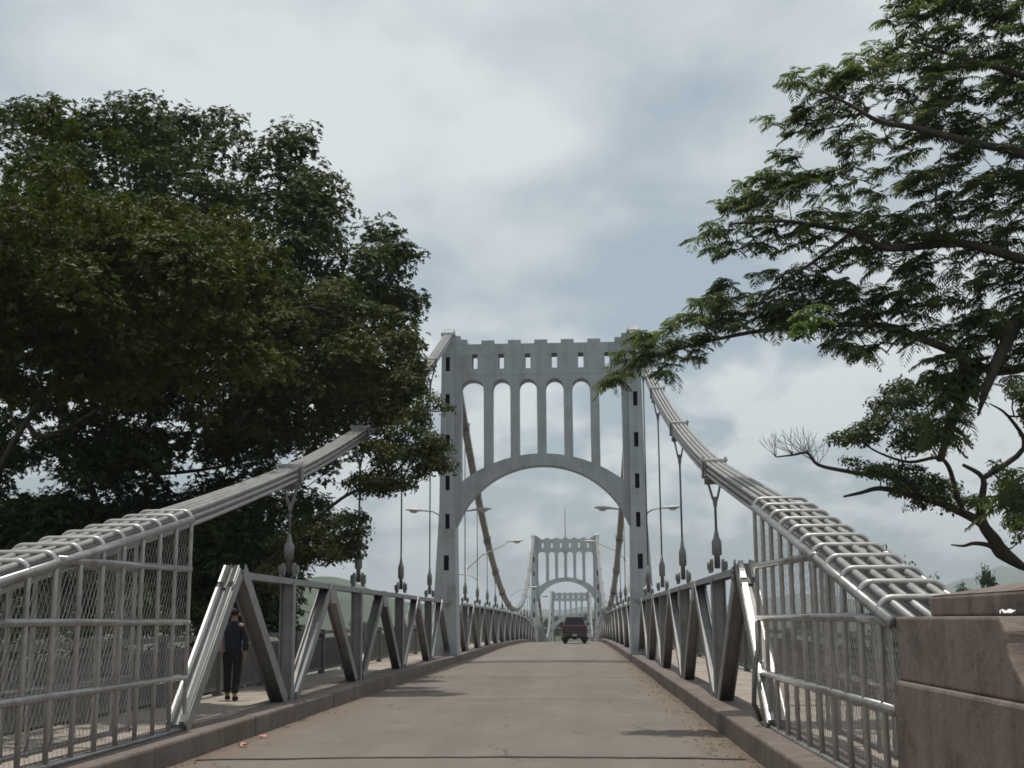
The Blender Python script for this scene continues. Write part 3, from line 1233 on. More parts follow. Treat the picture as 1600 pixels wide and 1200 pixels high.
def pole_lamp(x, y, h, arm, rise, label):
    s_ = 1 if arm > 0 else -1
    zb = rz(y) + .12
    t = thing('street_lamp', label, 'street lamp', (x, y, zb), 'tall street lamps beyond the nearest tower')
    m = MB()
    m.tube([(x, y, zb), (x, y, zb + .3), (x, y, zb + h)], [.09, .065, .045], 10)
    m.box(x - .14, x + .14, y - .14, y + .14, zb, zb + .03)
    m.build('pole', 'lamp', t, True)
    m = MB()
    ax = abs(arm)
    pts = [(x, y, zb + h - .25), (x + s_ * ax * .3, y, zb + h + rise * .42), (x + s_ * ax * .65, y, zb + h + rise * .8), (x + s_ * (ax - .6), y, zb + h + rise)]
    m.tube(pts, .028, 8)
    m.build('arm', 'lamp', t, True)
    a, b = MB(), MB()
    lamp_head(a, b, pts[-1], (s_, 0, .05))
    a.build('lamp_head', 'lamp', t, True)
    b.build('lens', 'lens', t, True)


pole_lamp(-4.35, 66, 4.3, 2.75, 1.15, 'tall lamp with an arm over the road from the left, just beyond the nearest tower')
pole_lamp(4.35, 78, 5.2, -2.4, .95, 'tall lamp with an arm over the road from the right, beyond the nearest tower')
pole_lamp(-4.35, 108, 3.9, 2.2, .5, 'lower lamp over the road from the left, before the second tower')
pole_lamp(4.35, 112, 3.9, 1.6, .3, 'lamp reaching outward on the right beside the nearest tower leg')
pole_lamp(-4.35, 74, 4.0, -1.5, .1, 'lamp reaching outward on the left, seen behind the leaning cable')


# ------------------------------------------------------------------ pickup truck (seen from behind)
def pickup(x, y):
    z0 = rz(y) + .03
    t = thing('pickup_truck', 'dark red pickup truck driving away on the bridge road', 'pickup truck', (x, y, z0))
    L = 5.0

    def P(px, py, pz):
        return (x + px, y + py, z0 + pz)
    m = MB()
    prof = [(-.88, .50), (-.94, .72), (-.95, .98), (-.90, 1.10)]
    # lower body: bed and flanks lofted along the length
    secs = [(0.0, .90), (.08, .95), (1.6, .96), (3.6, .96), (4.7, .93), (4.95, .86)]
    vs, fs = [], []
    for (yy, hw) in secs:
        top = 1.12 if yy < 3.5 else 1.06
        for px, pz in ((-hw * .93, .48), (-hw, .62), (-hw, .95), (-hw * .96, top), (hw * .96, top), (hw, .95), (hw, .62), (hw * .93, .48)):
            vs.append(P(px, yy, pz))
    for i in range(len(secs) - 1):
        for k in range(8):
            fs.append((i * 8 + k, i * 8 + (k + 1) % 8, (i + 1) * 8 + (k + 1) % 8, (i + 1) * 8 + k))
    fs += [tuple(range(8)), tuple(range(40, 48))]
    m.add(vs, fs)
    body = m.build('body', 'paint_red', t, False, .02)
    m = MB()
    m.box(x - .70, x + .70, y - .035, y - .004, z0 + .66, z0 + 1.10)
    tg = m.build('tailgate', 'paint_red', t, False, .015)
    m = MB()
    m.box(x - .12, x + .12, y - .055, y - .036, z0 + .92, z0 + .97)
    m.build('handle', 'plastic', tg)
    m = MB()
    secs = [(1.75, .84, .66, 1.121, 1.66), (2.2, .86, .68, 1.121, 1.72), (3.0, .86, .68, 1.121, 1.70), (3.65, .86, .66, 1.10, 1.12)]
    vs, fs = [], []
    for i, (yy, wb, wt, zb_, zt) in enumerate(secs):
        ytop = yy + (.18 if i == 0 else 0) - (.5 if i == 3 else 0)
        vs += [P(-wb, yy, zb_), P(-wt, ytop, zt), P(wt, ytop, zt), P(wb, yy, zb_)]
    for i in range(3):
        o = i * 4
        fs += [(o, o + 1, o + 5, o + 4), (o + 1, o + 2, o + 6, o + 5), (o + 2, o + 3, o + 7, o + 6)]
    fs += [(0, 1, 2, 3), (12, 13, 14, 15)]
    m.add(vs, fs)
    cab = m.build('cab', 'paint_red', t, False, .03)
    m = MB()
    m.add([P(-.74, 1.755, 1.17), P(.74, 1.755, 1.17), P(.60, 1.90, 1.62), P(-.60, 1.90, 1.62),
           P(-.74, 1.735, 1.17), P(.74, 1.735, 1.17), P(.60, 1.88, 1.62), P(-.60, 1.88, 1.62)],
          [(4, 5, 6, 7), (0, 1, 5, 4), (1, 2, 6, 5), (2, 3, 7, 6), (3, 0, 4, 7)])
    m.build('rear_window', 'glass', cab)
    m = MB()
    m.box(x - .92, x + .92, y - .16, y - .04, z0 + .42, z0 + .63)
    bm_ = m.build('rear_bumper', 'plastic', t, False, .02)
    m = MB()
    m.box(x - .16, x + .16, y - .18, y - .161, z0 + .46, z0 + .60)
    m.build('number_plate', 'plate', bm_)
    for q in (-1, 1):
        m = MB()
        m.box(*sorted((x + q * .73, x + q * .90)), y - .03, y + .02, z0 + .70, z0 + 1.04)
        m.build('tail_light', 'tail', t, False, .01)
        m = MB()
        m.box(*sorted((x + q * .90, x + q * 1.10)), y + 3.2, y + 3.3, z0 + 1.12, z0 + 1.30)
        m.build('wing_mirror', 'plastic', t, False, .02)
        for wy in (1.0, 4.1):
            m = MB()
            c = (x + q * .73, y + wy, z0 + .35)
            prof = [(-.12, .24), (-.12, .33), (-.09, .355), (.09, .355), (.12, .33), (.12, .24)]
            m.tube([(c[0] + a, c[1], c[2]) for a, r in prof], [r for a, r in prof], 24)
            wh = m.build('wheel', 'rubber', t)
            m = MB()
            m.tube([(c[0] + q * .115, c[1], c[2]), (c[0] + q * .135, c[1], c[2])], [.20, .17], 18)
            m.build('rim', 'galv', wh)
    m = MB()
    m.tube([(x - .5, y + 1.0, z0 + .36), (x + .5, y + 1.0, z0 + .36)], .06, 10)
    m.box(x - .16, x + .16, y + .85, y + 1.15, z0 + .24, z0 + .48)
    m.build('axle', 'plastic', t, False, .02)
    t.scale = (.97, 1, 1.16)
    return t


pickup(1.07, 95.0)


# ------------------------------------------------------------------ the pedestrian
def skin_mesh(name, verts, edges, radii, root=0, sub=2):
    me = D.meshes.new(name)
    me.from_pydata(verts, edges, [])
    o = D.objects.new(name, me)
    COL.objects.link(o)
    sm = o.modifiers.new('skin', 'SKIN')
    sm.use_smooth_shade = True
    o.modifiers.new('sub', 'SUBSURF').levels = sub
    o.modifiers[-1].render_levels = sub
    for i, r in enumerate(radii):
        v = me.skin_vertices[0].data[i]
        v.radius = r if isinstance(r, tuple) else (r, r)
        v.use_root = (i == root)
    dg = bpy.context.evaluated_depsgraph_get()
    m2 = D.meshes.new_from_object(o.evaluated_get(dg))
    D.objects.remove(o)
    m2.name = name
    return m2


def person(x, y, zb):
    t = thing('person', 'person in dark jacket and black trousers, one sleeve pale, walking on the left sidewalk', 'person', (x, y, zb))

    def W(vs):
        return [(x + a, y + b, zb + c) for a, b, c in vs]
    V, E, Rr = [], [], []

    def ad(p, r, to=None):
        V.append(p)
        Rr.append(r)
        if to is not None:
            E.append((to, len(V) - 1))
        return len(V) - 1
    pel = ad((0, 0, .93), (.155, .11))
    wai = ad((0, .01, 1.08), (.14, .10), pel)
    che = ad((0, .02, 1.27), (.165, .11), wai)
    sho = ad((0, .02, 1.40), (.12, .08), che)
    nec = ad((0, .035, 1.49), (.052, .055), sho)
    h1 = ad((0, .05, 1.56), (.070, .085), nec)
    h2 = ad((0, .045, 1.65), (.080, .10), h1)
    h3 = ad((0, .035, 1.71), (.05, .06), h2)
    for q, sw in ((-1, .16), (1, -.14)):
        a = ad((q * .19, .02, 1.39), .058, sho)
        b = ad((q * .245, .0 + sw * .15, 1.12), .045, a)
        c = ad((q * .25, .05 + sw * .6, .88), .034, b)
        d = ad((q * .245, .07 + sw * .8, .82), (.022, .036), c)
        for k, (dx, dl) in enumerate(((-.026, .075), (-.009, .09), (.009, .085), (.026, .068))):
            f1 = ad((q * .245 + .004, .07 + sw * .8 + dx, .76), .010, d)
            ad((q * .245 - q * .015, .075 + sw * .8 + dx, .76 - dl * .6), .008, f1)
        th = ad((q * .235, .10 + sw * .8 + .02, .79), .011, d)
        ad((q * .225, .125 + sw * .8 + .02, .755), .009, th)
        l = ad((q * .095, 0, .86), .095, pel)
        kx = ad((q * .105, .02 + sw * .35, .50), .062, l)
        an = ad((q * .11, -.03 + sw * .9 - (.05 if sw < 0 else 0), .10), .042, kx)
        ad((q * .115, .09 + sw * .9, .045), (.045, .035), an)
    me = skin_mesh('body', W(V), E, Rr, 0)
    link('body', me, 'skin', t, True)
    # face features stay on the head
    fm = MB()
    fm.tube(W([(0, .125, 1.60), (0, .155, 1.575), (0, .13, 1.565)]), [.01, .016, .012], 8)
    for q in (-1, 1):
        fm.tube(W([(q * .078, .045, 1.585), (q * .09, .04, 1.62)]), [.018, .02], 8)
    fm.build('nose_and_ears', 'skin', t, True)
    hv = [(0, -.012, 1.575), (0, -.004, 1.66), (0, .012, 1.735)]
    me = skin_mesh('hair', W(hv), [(0, 1), (1, 2)], [(.088, .10), (.102, .12), (.06, .075)], 0)
    link('hair', me, 'hair', t, True)
    # trousers
    V, E, Rr = [], [], []
    pel = ad((0, 0, .95), (.168, .125))
    up = ad((0, 0, 1.03), (.155, .115), pel)
    for q, sw in ((-1, .16), (1, -.14)):
        l = ad((q * .098, 0, .84), .108, pel)
        kx = ad((q * .107, .02 + sw * .35, .50), .082, l)
        an = ad((q * .112, -.03 + sw * .9 - (.05 if sw < 0 else 0), .12), .068, kx)
    me = skin_mesh('trousers', W(V), E, Rr, 0)
    link('trousers', me, 'trousers', t, True)
    me = skin_mesh('jacket', W([(0, .028, 1.50), (0, .02, 1.41), (0, .02, 1.22), (0, .01, 1.03), (0, .005, .83)]), [(0, 1), (1, 2), (2, 3), (3, 4)],
                   [(.10, .08), (.205, .125), (.19, .14), (.18, .138), (.185, .142)], 0)
    link('jacket', me, 'vest', t, True)
    me = skin_mesh('collar', W([(0, .035, 1.44), (0, .037, 1.50)]), [(0, 1)], [(.085, .085), (.066, .068)], 0)
    link('collar', me, 'shirt', t, True)
    for q, sw in ((-1, .16), (1, -.14)):
        me = skin_mesh('sleeve', W([(q * .165, .02, 1.40), (q * .205, .015, 1.36), (q * .25, sw * .15, 1.12), (q * .255, .045 + sw * .55, .90)]), [(0, 1), (1, 2), (2, 3)],
                       [.06, .078, .066, .052], 0)
        link('sleeve', me, 'shirt' if q < 0 else 'vest', t, True)
    for q, sw in ((-1, .16), (1, -.14)):
        yy = sw * .9 - .03 - (.05 if sw < 0 else 0)
        me = skin_mesh('shoe', W([(q * .112, yy - .03, .055), (q * .115, yy + .07, .05), (q * .12, yy + .15, .04)]), [(0, 1), (1, 2)], [(.052, .05), (.052, .045), (.045, .032)], 0)
        link('shoe', me, 'rubber', t, True)
    return t


person(-5.27, 24.6, .125)


# ------------------------------------------------------------------ vegetation
def tri_mesh(name, verts, faces, mat, parent=None):
    """verts (n,3) numpy, faces (m,3) numpy"""
    me = D.meshes.new(name)
    me.vertices.add(len(verts))
    me.vertices.foreach_set('co', verts.astype(np.float32).ravel())
    me.loops.add(faces.size)
    me.loops.foreach_set('vertex_index', faces.astype(np.int32).ravel())
    me.polygons.add(len(faces))
    me.polygons.foreach_set('loop_start', np.arange(0, faces.size, 3, dtype=np.int32))
    me.update(calc_edges=True)
    return link(name, me, mat, parent)


def unit(a):
    return a / (np.linalg.norm(a, axis=1, keepdims=True) + 1e-9)


def leaves(pos, axis, nrm, ln, wd, fold=.18):
    """folded diamond leaves from base pos along axis"""
    axis = unit(axis)
    side = unit(np.cross(axis, nrm))
    up = np.cross(side, axis)
    ln = ln[:, None]
    wd = wd[:, None]
    mid = pos + axis * ln * .45
    a = pos
    b = mid + side * wd * .5 + up * wd * fold
    c = pos + axis * ln - up * ln * .12
    d = mid - side * wd * .5 + up * wd * fold
    v = np.stack([a, b, c, d], 1).reshape(-1, 3)
    k = np.arange(len(pos))[:, None] * 4
    f = np.concatenate([k + np.array([0, 1, 2]), k + np.array([0, 2, 3])], 0)
    return v, f


def poly_dist(pts, poly):
    """inside mask and distance to the outline (pixels)"""
    P = np.array(poly, float)
    Q = np.roll(P, -1, 0)
    x, y = pts[:, 0:1], pts[:, 1:2]
    c = ((P[:, 1] > y) != (Q[:, 1] > y)) & (x < (Q[:, 0] - P[:, 0]) * (y - P[:, 1]) / (Q[:, 1] - P[:, 1] + 1e-9) + P[:, 0])
    inside = c.sum(1) % 2 == 1
    d = Q - P
    t = np.clip(((x - P[:, 0]) * d[:, 0] + (y - P[:, 1]) * d[:, 1]) / ((d ** 2).sum(1) + 1e-9), 0, 1)
    dist = np.sqrt((x - P[:, 0] - t * d[:, 0]) ** 2 + (y - P[:, 1] - t * d[:, 1]) ** 2).min(1)
    return inside, dist


def sample_crown(poly, y0, n, rmax, holes=(), inset=10, tfac=1.0, bias=None, ground=.2):
    """clump centres filling a rounded volume whose outline is the crown's"""
    P = np.array(poly, float)
    lo, hi = P.min(0), P.max(0)
    out = []
    scale = F / y0
    while len(out) < n:
        q = lo + (hi - lo) * rng.random((n * 2, 2))
        ins, dist = poly_dist(q, poly)
        keep = ins & (dist > inset * rng.random(len(q)) ** .5)
        for (px, py), dm in zip(q[keep], dist[keep] / scale):
            if any((px - hx) ** 2 / hr ** 2 + (py - hy) ** 2 / (hr * hk) ** 2 < 1 for hx, hy, hr, hk in holes):
                continue
            dmm = min(dm, rmax)
            th = math.sqrt(dmm * (2 * rmax - dmm)) * tfac
            u = rng.uniform(-1, 1)
            u = math.copysign(abs(u) ** .6, u)
            if bias is not None and u < bias:
                u = rng.uniform(bias, 1)
            y = y0 + u * th
            p = onY(px, py, y0)
            p = Vector((p.x, y, p.z))
            # keep the outline: scale position by the depth change
            p = CAM + (onY(px, py, y0) - CAM) * (y / y0)
            if p.z < ground:
                continue
            out.append(p)
            if len(out) >= n:
                break
    return np.array([tuple(p) for p in out])


def grow(nodes, clumps, rbase=.012, expo=.47, sides=6, maxr=.6, min_r=.008, wig=.12, limb_r=None):
    """nodes: list of chains of points (trunk and limbs, first chain starts at the ground).
    joins each clump to its nearest node and returns the wood as one MB"""
    pts, par = [], []
    for ch in nodes:
        first = True
        for p in ch:
            p = Vector(p)
            if first and pts:
                k = min(range(len(pts)), key=lambda i: (pts[i] - p).length)
                par.append(k)
            else:
                par.append(len(pts) - 1)
            first = False
            pts.append(p)
    par[0] = -1
    nfix = len(pts)
    arr = [np.array(p) for p in pts]
    A = np.array(arr)
    root = A[:nfix].mean(0)
    order = np.argsort(np.min(np.linalg.norm(clumps[:, None] - A[None], axis=2), axis=1))
    for i in order:
        c = clumps[i]
        dd = np.linalg.norm(A - c, axis=1)
        # prefer joining below and inward
        pen = dd + np.maximum(0, A[:, 2] - c[2]) * .5
        k = int(np.argmin(pen[1:])) + 1
        base = Vector(A[k])
        cv = Vector(c)
        L = (cv - base).length
        mid = (base + cv) / 2 + Vector((rnd.uniform(-1, 1), rnd.uniform(-1, 1), rnd.uniform(-1, .4))) * L * wig
        par.append(k)
        pts.append(mid)
        par.append(len(pts) - 1)
        pts.append(cv)
        A = np.vstack([A, [tuple(mid)], [tuple(cv)]])
    cnt = [1.0] * len(pts)
    for i in range(len(pts) - 1, 0, -1):
        if par[i] >= 0 and par[i] < i:
            cnt[par[i]] += cnt[i] * (.5 if i >= nfix else 1.0)
    rad = [max(min_r, min(maxr, rbase * c ** expo)) for c in cnt]
    for i in range(1, len(pts)):
        rad[i] = min(rad[i], rad[par[i]] * 1.0) if par[i] >= 0 else rad[i]
    if limb_r:
        i0 = len(nodes[0])
        for ch, lr in zip(nodes[1:], limb_r):
            for q in range(len(ch)):
                tt = q / max(1, len(ch) - 1)
                rad[i0 + q] = max(rad[i0 + q] if q else 0, lr * (1 - .8 * tt))
            i0 += len(ch)
    mb = MB()
    # fixed chains as smooth tubes
    i = 0
    for ci, ch in enumerate(nodes):
        idx = list(range(i, i + len(ch)))
        i += len(ch)
        P_ = [pts[k] for k in idx]
        R_ = [rad[k] for k in idx]
        if ci > 0:
            P_ = [pts[par[idx[0]]]] + P_
            R_ = [min(rad[par[idx[0]]], R_[0] * 1.2)] + R_
        R_[0] *= 1.25 if ci == 0 else 1.0
        # smooth
        PP, RR = [], []
        for a in range(len(P_) - 1):
            p0 = P_[max(0, a - 1)]
            p1, p2 = P_[a], P_[a + 1]
            p3 = P_[min(len(P_) - 1, a + 2)]
            for tt in (0, .25, .5, .75):
                PP.append(.5 * ((2 * p1) + (-p0 + p2) * tt + (2 * p0 - 5 * p1 + 4 * p2 - p3) * tt * tt + (-p0 + 3 * p1 - 3 * p2 + p3) * tt ** 3))
                RR.append(R_[a] * (1 - tt) + R_[a + 1] * tt)
        PP.append(P_[-1])
        RR.append(R_[-1])
        mb.tube(PP, RR, 10 if RR[0] > .1 else sides)
    for k in range(nfix, len(pts)):
        if rad[k] >= min_r * .99:
            a, b = pts[par[k]], pts[k]
            if (a - b).length > 1e-4:
                mb.tube([a, b], [min(rad[par[k]], rad[k] * 1.3), rad[k]], sides - 2 if rad[k] < .03 else sides, False)
    return mb


def broad_crown(clumps, crad, per, lsize, core=.25, flat=.8):
    """leaf clumps with most leaves on an uneven shell"""
    Ps, As, Ns, Ls = [], [], [], []
    for c in clumps:
        r = crad * rng.uniform(.6, 1.25)
        n = int(per * (r / crad) ** 2 * rng.uniform(.75, 1.2))
        d = unit(rng.normal(size=(n, 3)))
        d[:, 2] = np.where(d[:, 2] < -.35, -d[:, 2] * .6, d[:, 2])
        # a few shoots stick out of the clump
        rr = r * np.where(rng.random(n) < core, rng.uniform(.25, .85, n), rng.uniform(.86, 1.08, n))
        lump = 1 + .30 * np.sin(d[:, 0] * 5 + c[0] * 3) * np.cos(d[:, 1] * 5 + c[1] * 3)
        rr = rr * lump
        p = c + d * rr[:, None] * np.array([1, 1, flat])
        tang = np.cross(d, rng.normal(size=(n, 3)))
        ax = unit(tang) + d * .25 + rng.normal(size=(n, 3)) * .3 + np.array([0, 0, -.15])
        nm = d * 1.0 + np.array([0, 0, .35]) + rng.normal(size=(n, 3)) * .35
        Ps.append(p)
        As.append(ax)
        Ns.append(nm)
        Ls.append(lsize * rng.uniform(.6, 1.3, n))
    P_ = np.concatenate(Ps)
    ln = np.concatenate(Ls)
    return leaves(P_, np.concatenate(As), np.concatenate(Ns), ln, ln * rng.uniform(.42, .6, len(ln)))


def rosette_crown(clumps, crad, per, lsize, nl=9, flat=.85):
    """leaf clumps built of small rosettes of leaves at the twig ends"""
    Ps, As, Ns, Ls = [], [], [], []
    for c in clumps:
        r = crad * rng.choice([.6, .8, 1.0, 1.18]) * rng.uniform(.9, 1.1)
        m_ = int(per * (r / crad) ** 2 * rng.uniform(.8, 1.15))
        d = unit(rng.normal(size=(m_, 3)))
        d[:, 2] = np.where(d[:, 2] < -.45, -d[:, 2] * .6, d[:, 2])
        rr = r * np.where(rng.random(m_) < .22, rng.uniform(.3, .8, m_), rng.uniform(.82, 1.12, m_))
        rr *= 1 + .22 * np.sin(d[:, 0] * 5 + c[0] * 3) * np.cos(d[:, 1] * 5 + c[1] * 3)
        tips = c + d * rr[:, None] * np.array([1, 1, flat])
        up = unit(d * .7 + np.array([0, 0, .75]) + rng.normal(size=(m_, 3)) * .25)
        a = unit(np.cross(up, rng.normal(size=(m_, 3))))
        b = np.cross(up, a)
        sz = lsize * rng.uniform(.7, 1.25, m_)
        for k in range(nl):
            t = 2 * PI * k / nl + rng.uniform(-.3, .3, m_)
            el = rng.uniform(-.15, .75, m_)[:, None]
            ax = a * np.cos(t)[:, None] + b * np.sin(t)[:, None] + up * el
            Ps.append(tips + up * rng.uniform(-.03, .03, m_)[:, None])
            As.append(ax)
            Ns.append(up + rng.normal(size=(m_, 3)) * .2)
            Ls.append(sz * rng.uniform(.75, 1.2, m_))
    ln = np.concatenate(Ls)
    return leaves(np.concatenate(Ps), np.concatenate(As), np.concatenate(Ns), ln, ln * rng.uniform(.48, .68, len(ln)))


def fern_crown(clumps, dirs, fronds, flen, pairs, lw):
    """sprays of arching pinnate leaves radiating from twig ends"""
    Ps, As, Ns, Ls, Ws = [], [], [], [], []
    for c, dr in zip(clumps, dirs):
        nf = max(3, int(fronds * rng.uniform(.7, 1.3)))
        for _ in range(nf):
            az = rng.uniform(0, 2 * PI)
            d = np.array([math.cos(az), math.sin(az), rng.uniform(-.25, .55)]) + dr * .6
            d /= np.linalg.norm(d)
            L = flen * rng.uniform(.65, 1.25)
            droop = rng.uniform(.35, 1.0)
            t = (np.arange(pairs) + .6) / pairs
            pts = c + d * (t * L)[:, None] + np.array([0, 0, -1]) * (droop * L * t ** 2 * .65)[:, None]
            tan = d + np.array([0, 0, -1]) * (droop * 1.3 * t)[:, None]
            tan = unit(tan)
            sd = unit(np.cross(tan, np.array([0, 0, 1.0]) + rng.normal(size=3) * .2))
            ll = L * (.42 * np.sin(PI * (.15 + .8 * t)) + .10)
            for q in (-1, 1):
                ax = sd * q * .8 + tan * .6 + np.array([0, 0, -.22]) + rng.normal(size=(pairs, 3)) * .10
                Ps.append(pts)
                As.append(ax)
                Ns.append(np.tile([0, 0, 1.0], (pairs, 1)) + rng.normal(size=(pairs, 3)) * .25)
                Ls.append(ll)
                Ws.append(np.full(pairs, lw) * rng.uniform(.8, 1.2))
    return leaves(np.concatenate(Ps), np.concatenate(As), np.concatenate(Ns), np.concatenate(Ls), np.concatenate(Ws), .1)


def px_chain(pxs, y):
    """limb read off the photograph: (px, py, depth offset)"""
    return [onY(q[0], q[1], y + (q[2] if len(q) > 2 else 0)) for q in pxs]


# --- the big tree on the left: an upper crown behind and a fuller crown in front
L_OUT = [(-120, 170), (-60, 140), (0, 148), (35, 136), (85, 131), (98, 155), (120, 152), (139, 162), (171, 161), (180, 147), (222, 150), (253, 160),
         (263, 178), (285, 170), (309, 169), (317, 188), (323, 171), (345, 166), (373, 168), (382, 193), (427, 187), (443, 207), (480, 217),
         (487, 240), (520, 233), (540, 250), (533, 290), (547, 323), (565, 330), (547, 353), (573, 360), (617, 363), (633, 393), (665, 398),
         (657, 417), (623, 440), (633, 457), (690, 450), (687, 473), (673, 497), (673, 527), (677, 570), (662, 600), (632, 621), (610, 660),
         (560, 720), (520, 800), (480, 870), (440, 930), (300, 960), (100, 960), (-120, 960)]
holesA = [(70, 600, 26, 1.0), (5, 640, 22, 1), (125, 590, 13, 1.2), (85, 745, 18, 1.4), (232, 580, 20, .8), (315, 650, 16, 1), (285, 730, 18, 1.2), (200, 440, 18, .8), (390, 290, 16, 1.2), (440, 300, 16, .9), (150, 310, 10, 1), (125, 255, 12, .8)]
YA = 37.0
clA = sample_crown(L_OUT, YA, 840, 6.5, holesA, 18, .9)
clA = np.vstack([clA, sample_crown([(-120, 800), (420, 800), (450, 870), (445, 985), (-120, 985)], 33.5, 330, 2.5, [(430, 900, 8, 1)], 4, 1, None, -.1)])
tA = thing('broadleaf_tree', 'huge dark green broadleaf tree filling the left side, top clumps against the sky', 'tree', (-13.5, 40, -.4))
trunkA = [(-13.5, 40, -.5), (-13.6, 39.8, 2.0), (-13.2, 39.2, 4.2)]
limbsA = [px_chain([(120, 700), (90, 650), (30, 600), (-30, 540)], 38),
          px_chain([(160, 690), (170, 600), (190, 500), (210, 380), (200, 260)], 38),
          px_chain([(200, 700), (280, 600), (360, 480), (420, 360), (440, 280)], 37.5),
          px_chain([(240, 720), (340, 640), (460, 540), (560, 460), (620, 410)], 37),
          px_chain([(250, 740), (380, 720), (480, 660), (580, 560)], 36)]
grow([trunkA] + limbsA, clA, .016, .46, 6, .55).build('trunk', 'bark', tA, True)
v, f = rosette_crown(clA, .66, 100, .115, 7)
tri_mesh('crown', v, f, 'leafA', tA)

# nearer, slightly yellower crown in front of it
B_OUT = [(-120, 300), (-40, 310), (60, 305), (150, 310), (220, 300), (300, 330), (385, 325), (400, 370), (450, 420), (520, 440), (600, 470), (640, 500), (655, 560), (640, 600),
         (600, 640), (520, 670), (420, 700), (330, 700), (250, 650), (120, 640), (40, 560), (-120, 560)]
YB = 31.0
clB = sample_crown(B_OUT, YB, 320, 4.0, [(70, 600, 26, 1), (200, 440, 14, .8), (232, 580, 18, .8), (320, 445, 12, .7)], 16, .7)
tB = thing('broadleaf_tree', 'yellowish green broadleaf tree in front of the huge dark one on the left', 'tree', (-14.2, 31.5, -.4))
grow([[(-14.2, 31.5, -.5), (-14.0, 31.5, 2.2), (-13.6, 31.4, 4.6)],
      px_chain([(40, 660), (100, 580), (180, 480), (240, 400)], 31), px_chain([(80, 680), (220, 600), (360, 520), (480, 480), (580, 520)], 31),
      px_chain([(20, 660), (10, 560), (0, 440)], 31)], clB, .014, .46, 6, .42).build('trunk', 'bark', tB, True)
clBN = sample_crown([(-120, 310), (220, 320), (380, 350), (425, 430), (420, 600), (250, 630), (120, 630), (-120, 640)], 22.0, 150, 3.2, [(70, 600, 26, 1), (200, 440, 14, .8)], 12, .9)
clShade = np.stack([rng.uniform(-15, -5.6, 150), rng.uniform(9, 20, 150), rng.uniform(6.4, 9.2, 150)], 1)  # extra canopy clumps, mostly out of view, added to shade the left walk
v, f = rosette_crown(np.vstack([clB, clBN, clShade]), .54, 100, .095, 7)
tri_mesh('crown', v, f, 'leafB', tB)

# low bough that reaches across the left cable to the tower
C_OUT = [(632, 640), (656, 612), (683, 622), (704, 640), (682, 664), (700, 690), (703, 738), (650, 756), (648, 774), (610, 770), (590, 785), (563, 780), (540, 760), (545, 740), (590, 735), (560, 700), (590, 680)]
YC = 29.0
clC = sample_crown(C_OUT, YC, 70, 1.2, [], 5, .9)
clC2 = sample_crown([(450, 830), (520, 800), (572, 812), (566, 858), (524, 891), (494, 873), (470, 905), (440, 940), (400, 900)], YC, 75, 1.2, [], 5, .9)
clC3 = sample_crown([(575, 610), (640, 560), (672, 572), (664, 615), (625, 660), (585, 690)], 30.0, 60, 1.2, [], 5, .7)
clCC = np.vstack([clC, clC2, clC3])
tC = thing('broadleaf_tree', 'slender leafy tree whose low boughs cross the left cable toward the tower', 'tree', (-7.6, 31, -.4))
grow([[(-7.9, 31, -.5), (-7.8, 30.8, 1.4), onY(440, 860, 30), onY(470, 830, 29.6)],
      px_chain([(535, 778), (575, 760), (620, 735), (660, 690)], YC), px_chain([(500, 850), (540, 840)], YC)], clCC, .012, .45, 6, .16).build('trunk', 'bark', tC, True)
v, f = broad_crown(clCC, .30, 150, .10)
tri_mesh('crown', v, f, 'leafB', tC)

# --- feathery tree overhanging from the right
R_OUT = [(1417, -60), (1410, 0), (1356, 30), (1343, 56), (1317, 78), (1326, 100), (1274, 106), (1239, 106), (1222, 130), (1257, 150), (1245, 172), (1200, 165), (1190, 190),
         (1203, 225), (1187, 256), (1144, 282), (1131, 312), (1092, 352), (1084, 385), (1109, 400), (1165, 395), (1175, 410), (1130, 422), (1105, 451), (1062, 477), (1040, 498),
         (1005, 505), (970, 540), (950, 575), (950, 600), (975, 605), (1010, 572), (1050, 592), (1080, 580), (1110, 562), (1118, 540), (1160, 525), (1230, 512), (1250, 535), (1290, 515),
         (1300, 545), (1320, 572), (1360, 555), (1400, 522), (1440, 560), (1470, 600), (1475, 640), (1520, 620), (1560, 590), (1640, 600), (1800, 560), (1800, -60)]
YR = 19.0
holesR = [(1545, 250, 30, .6), (1470, 235, 22, .8), (1260, 395, 14, 1.0), (1345, 300, 12, 1.4), (1430, 255, 14, .7), (1290, 455, 10, 1), (1580, 215, 14, .5), (1200, 440, 9, .7)]
clR = sample_crown(R_OUT, YR, 1400, 3.6, holesR, 6, .5, -.25)
# leave lanes of sky under each bough: the crown is built in flat layers
lay = np.sin(clR[:, 2] * 3.4 + np.sin(clR[:, 0] * .9) * 1.3 + clR[:, 1] * .35)
clR = clR[(lay > -.88) | (clR[:, 0] > 6.6)]
tR = thing('feathery_tree', 'feathery leaved tree overhanging the bridge from the upper right', 'tree', (11.2, 20.0, -.4))
limbsR = [px_chain([(1700, 420, .6), (1600, 405), (1500, 380), (1390, 388), (1340, 365), (1290, 355), (1220, 345, -.2), (1140, 350, -.4)], YR),
          px_chain([(1700, 300, .8), (1600, 242), (1530, 225), (1430, 200), (1375, 190), (1330, 165), (1280, 140, -.3)], YR - .4),
          px_chain([(1680, 560, 1), (1560, 580, .4), (1480, 545), (1440, 530), (1380, 508), (1230, 512), (1120, 530), (1010, 560)], YR + .4),
          px_chain([(1700, 180, 1), (1600, 120), (1500, 90), (1420, 60)], YR),
          px_chain([(1330, 365), (1270, 410), (1225, 440), (1190, 470)], YR),
          px_chain([(1470, 380), (1462, 310), (1470, 240)], YR - .2)]
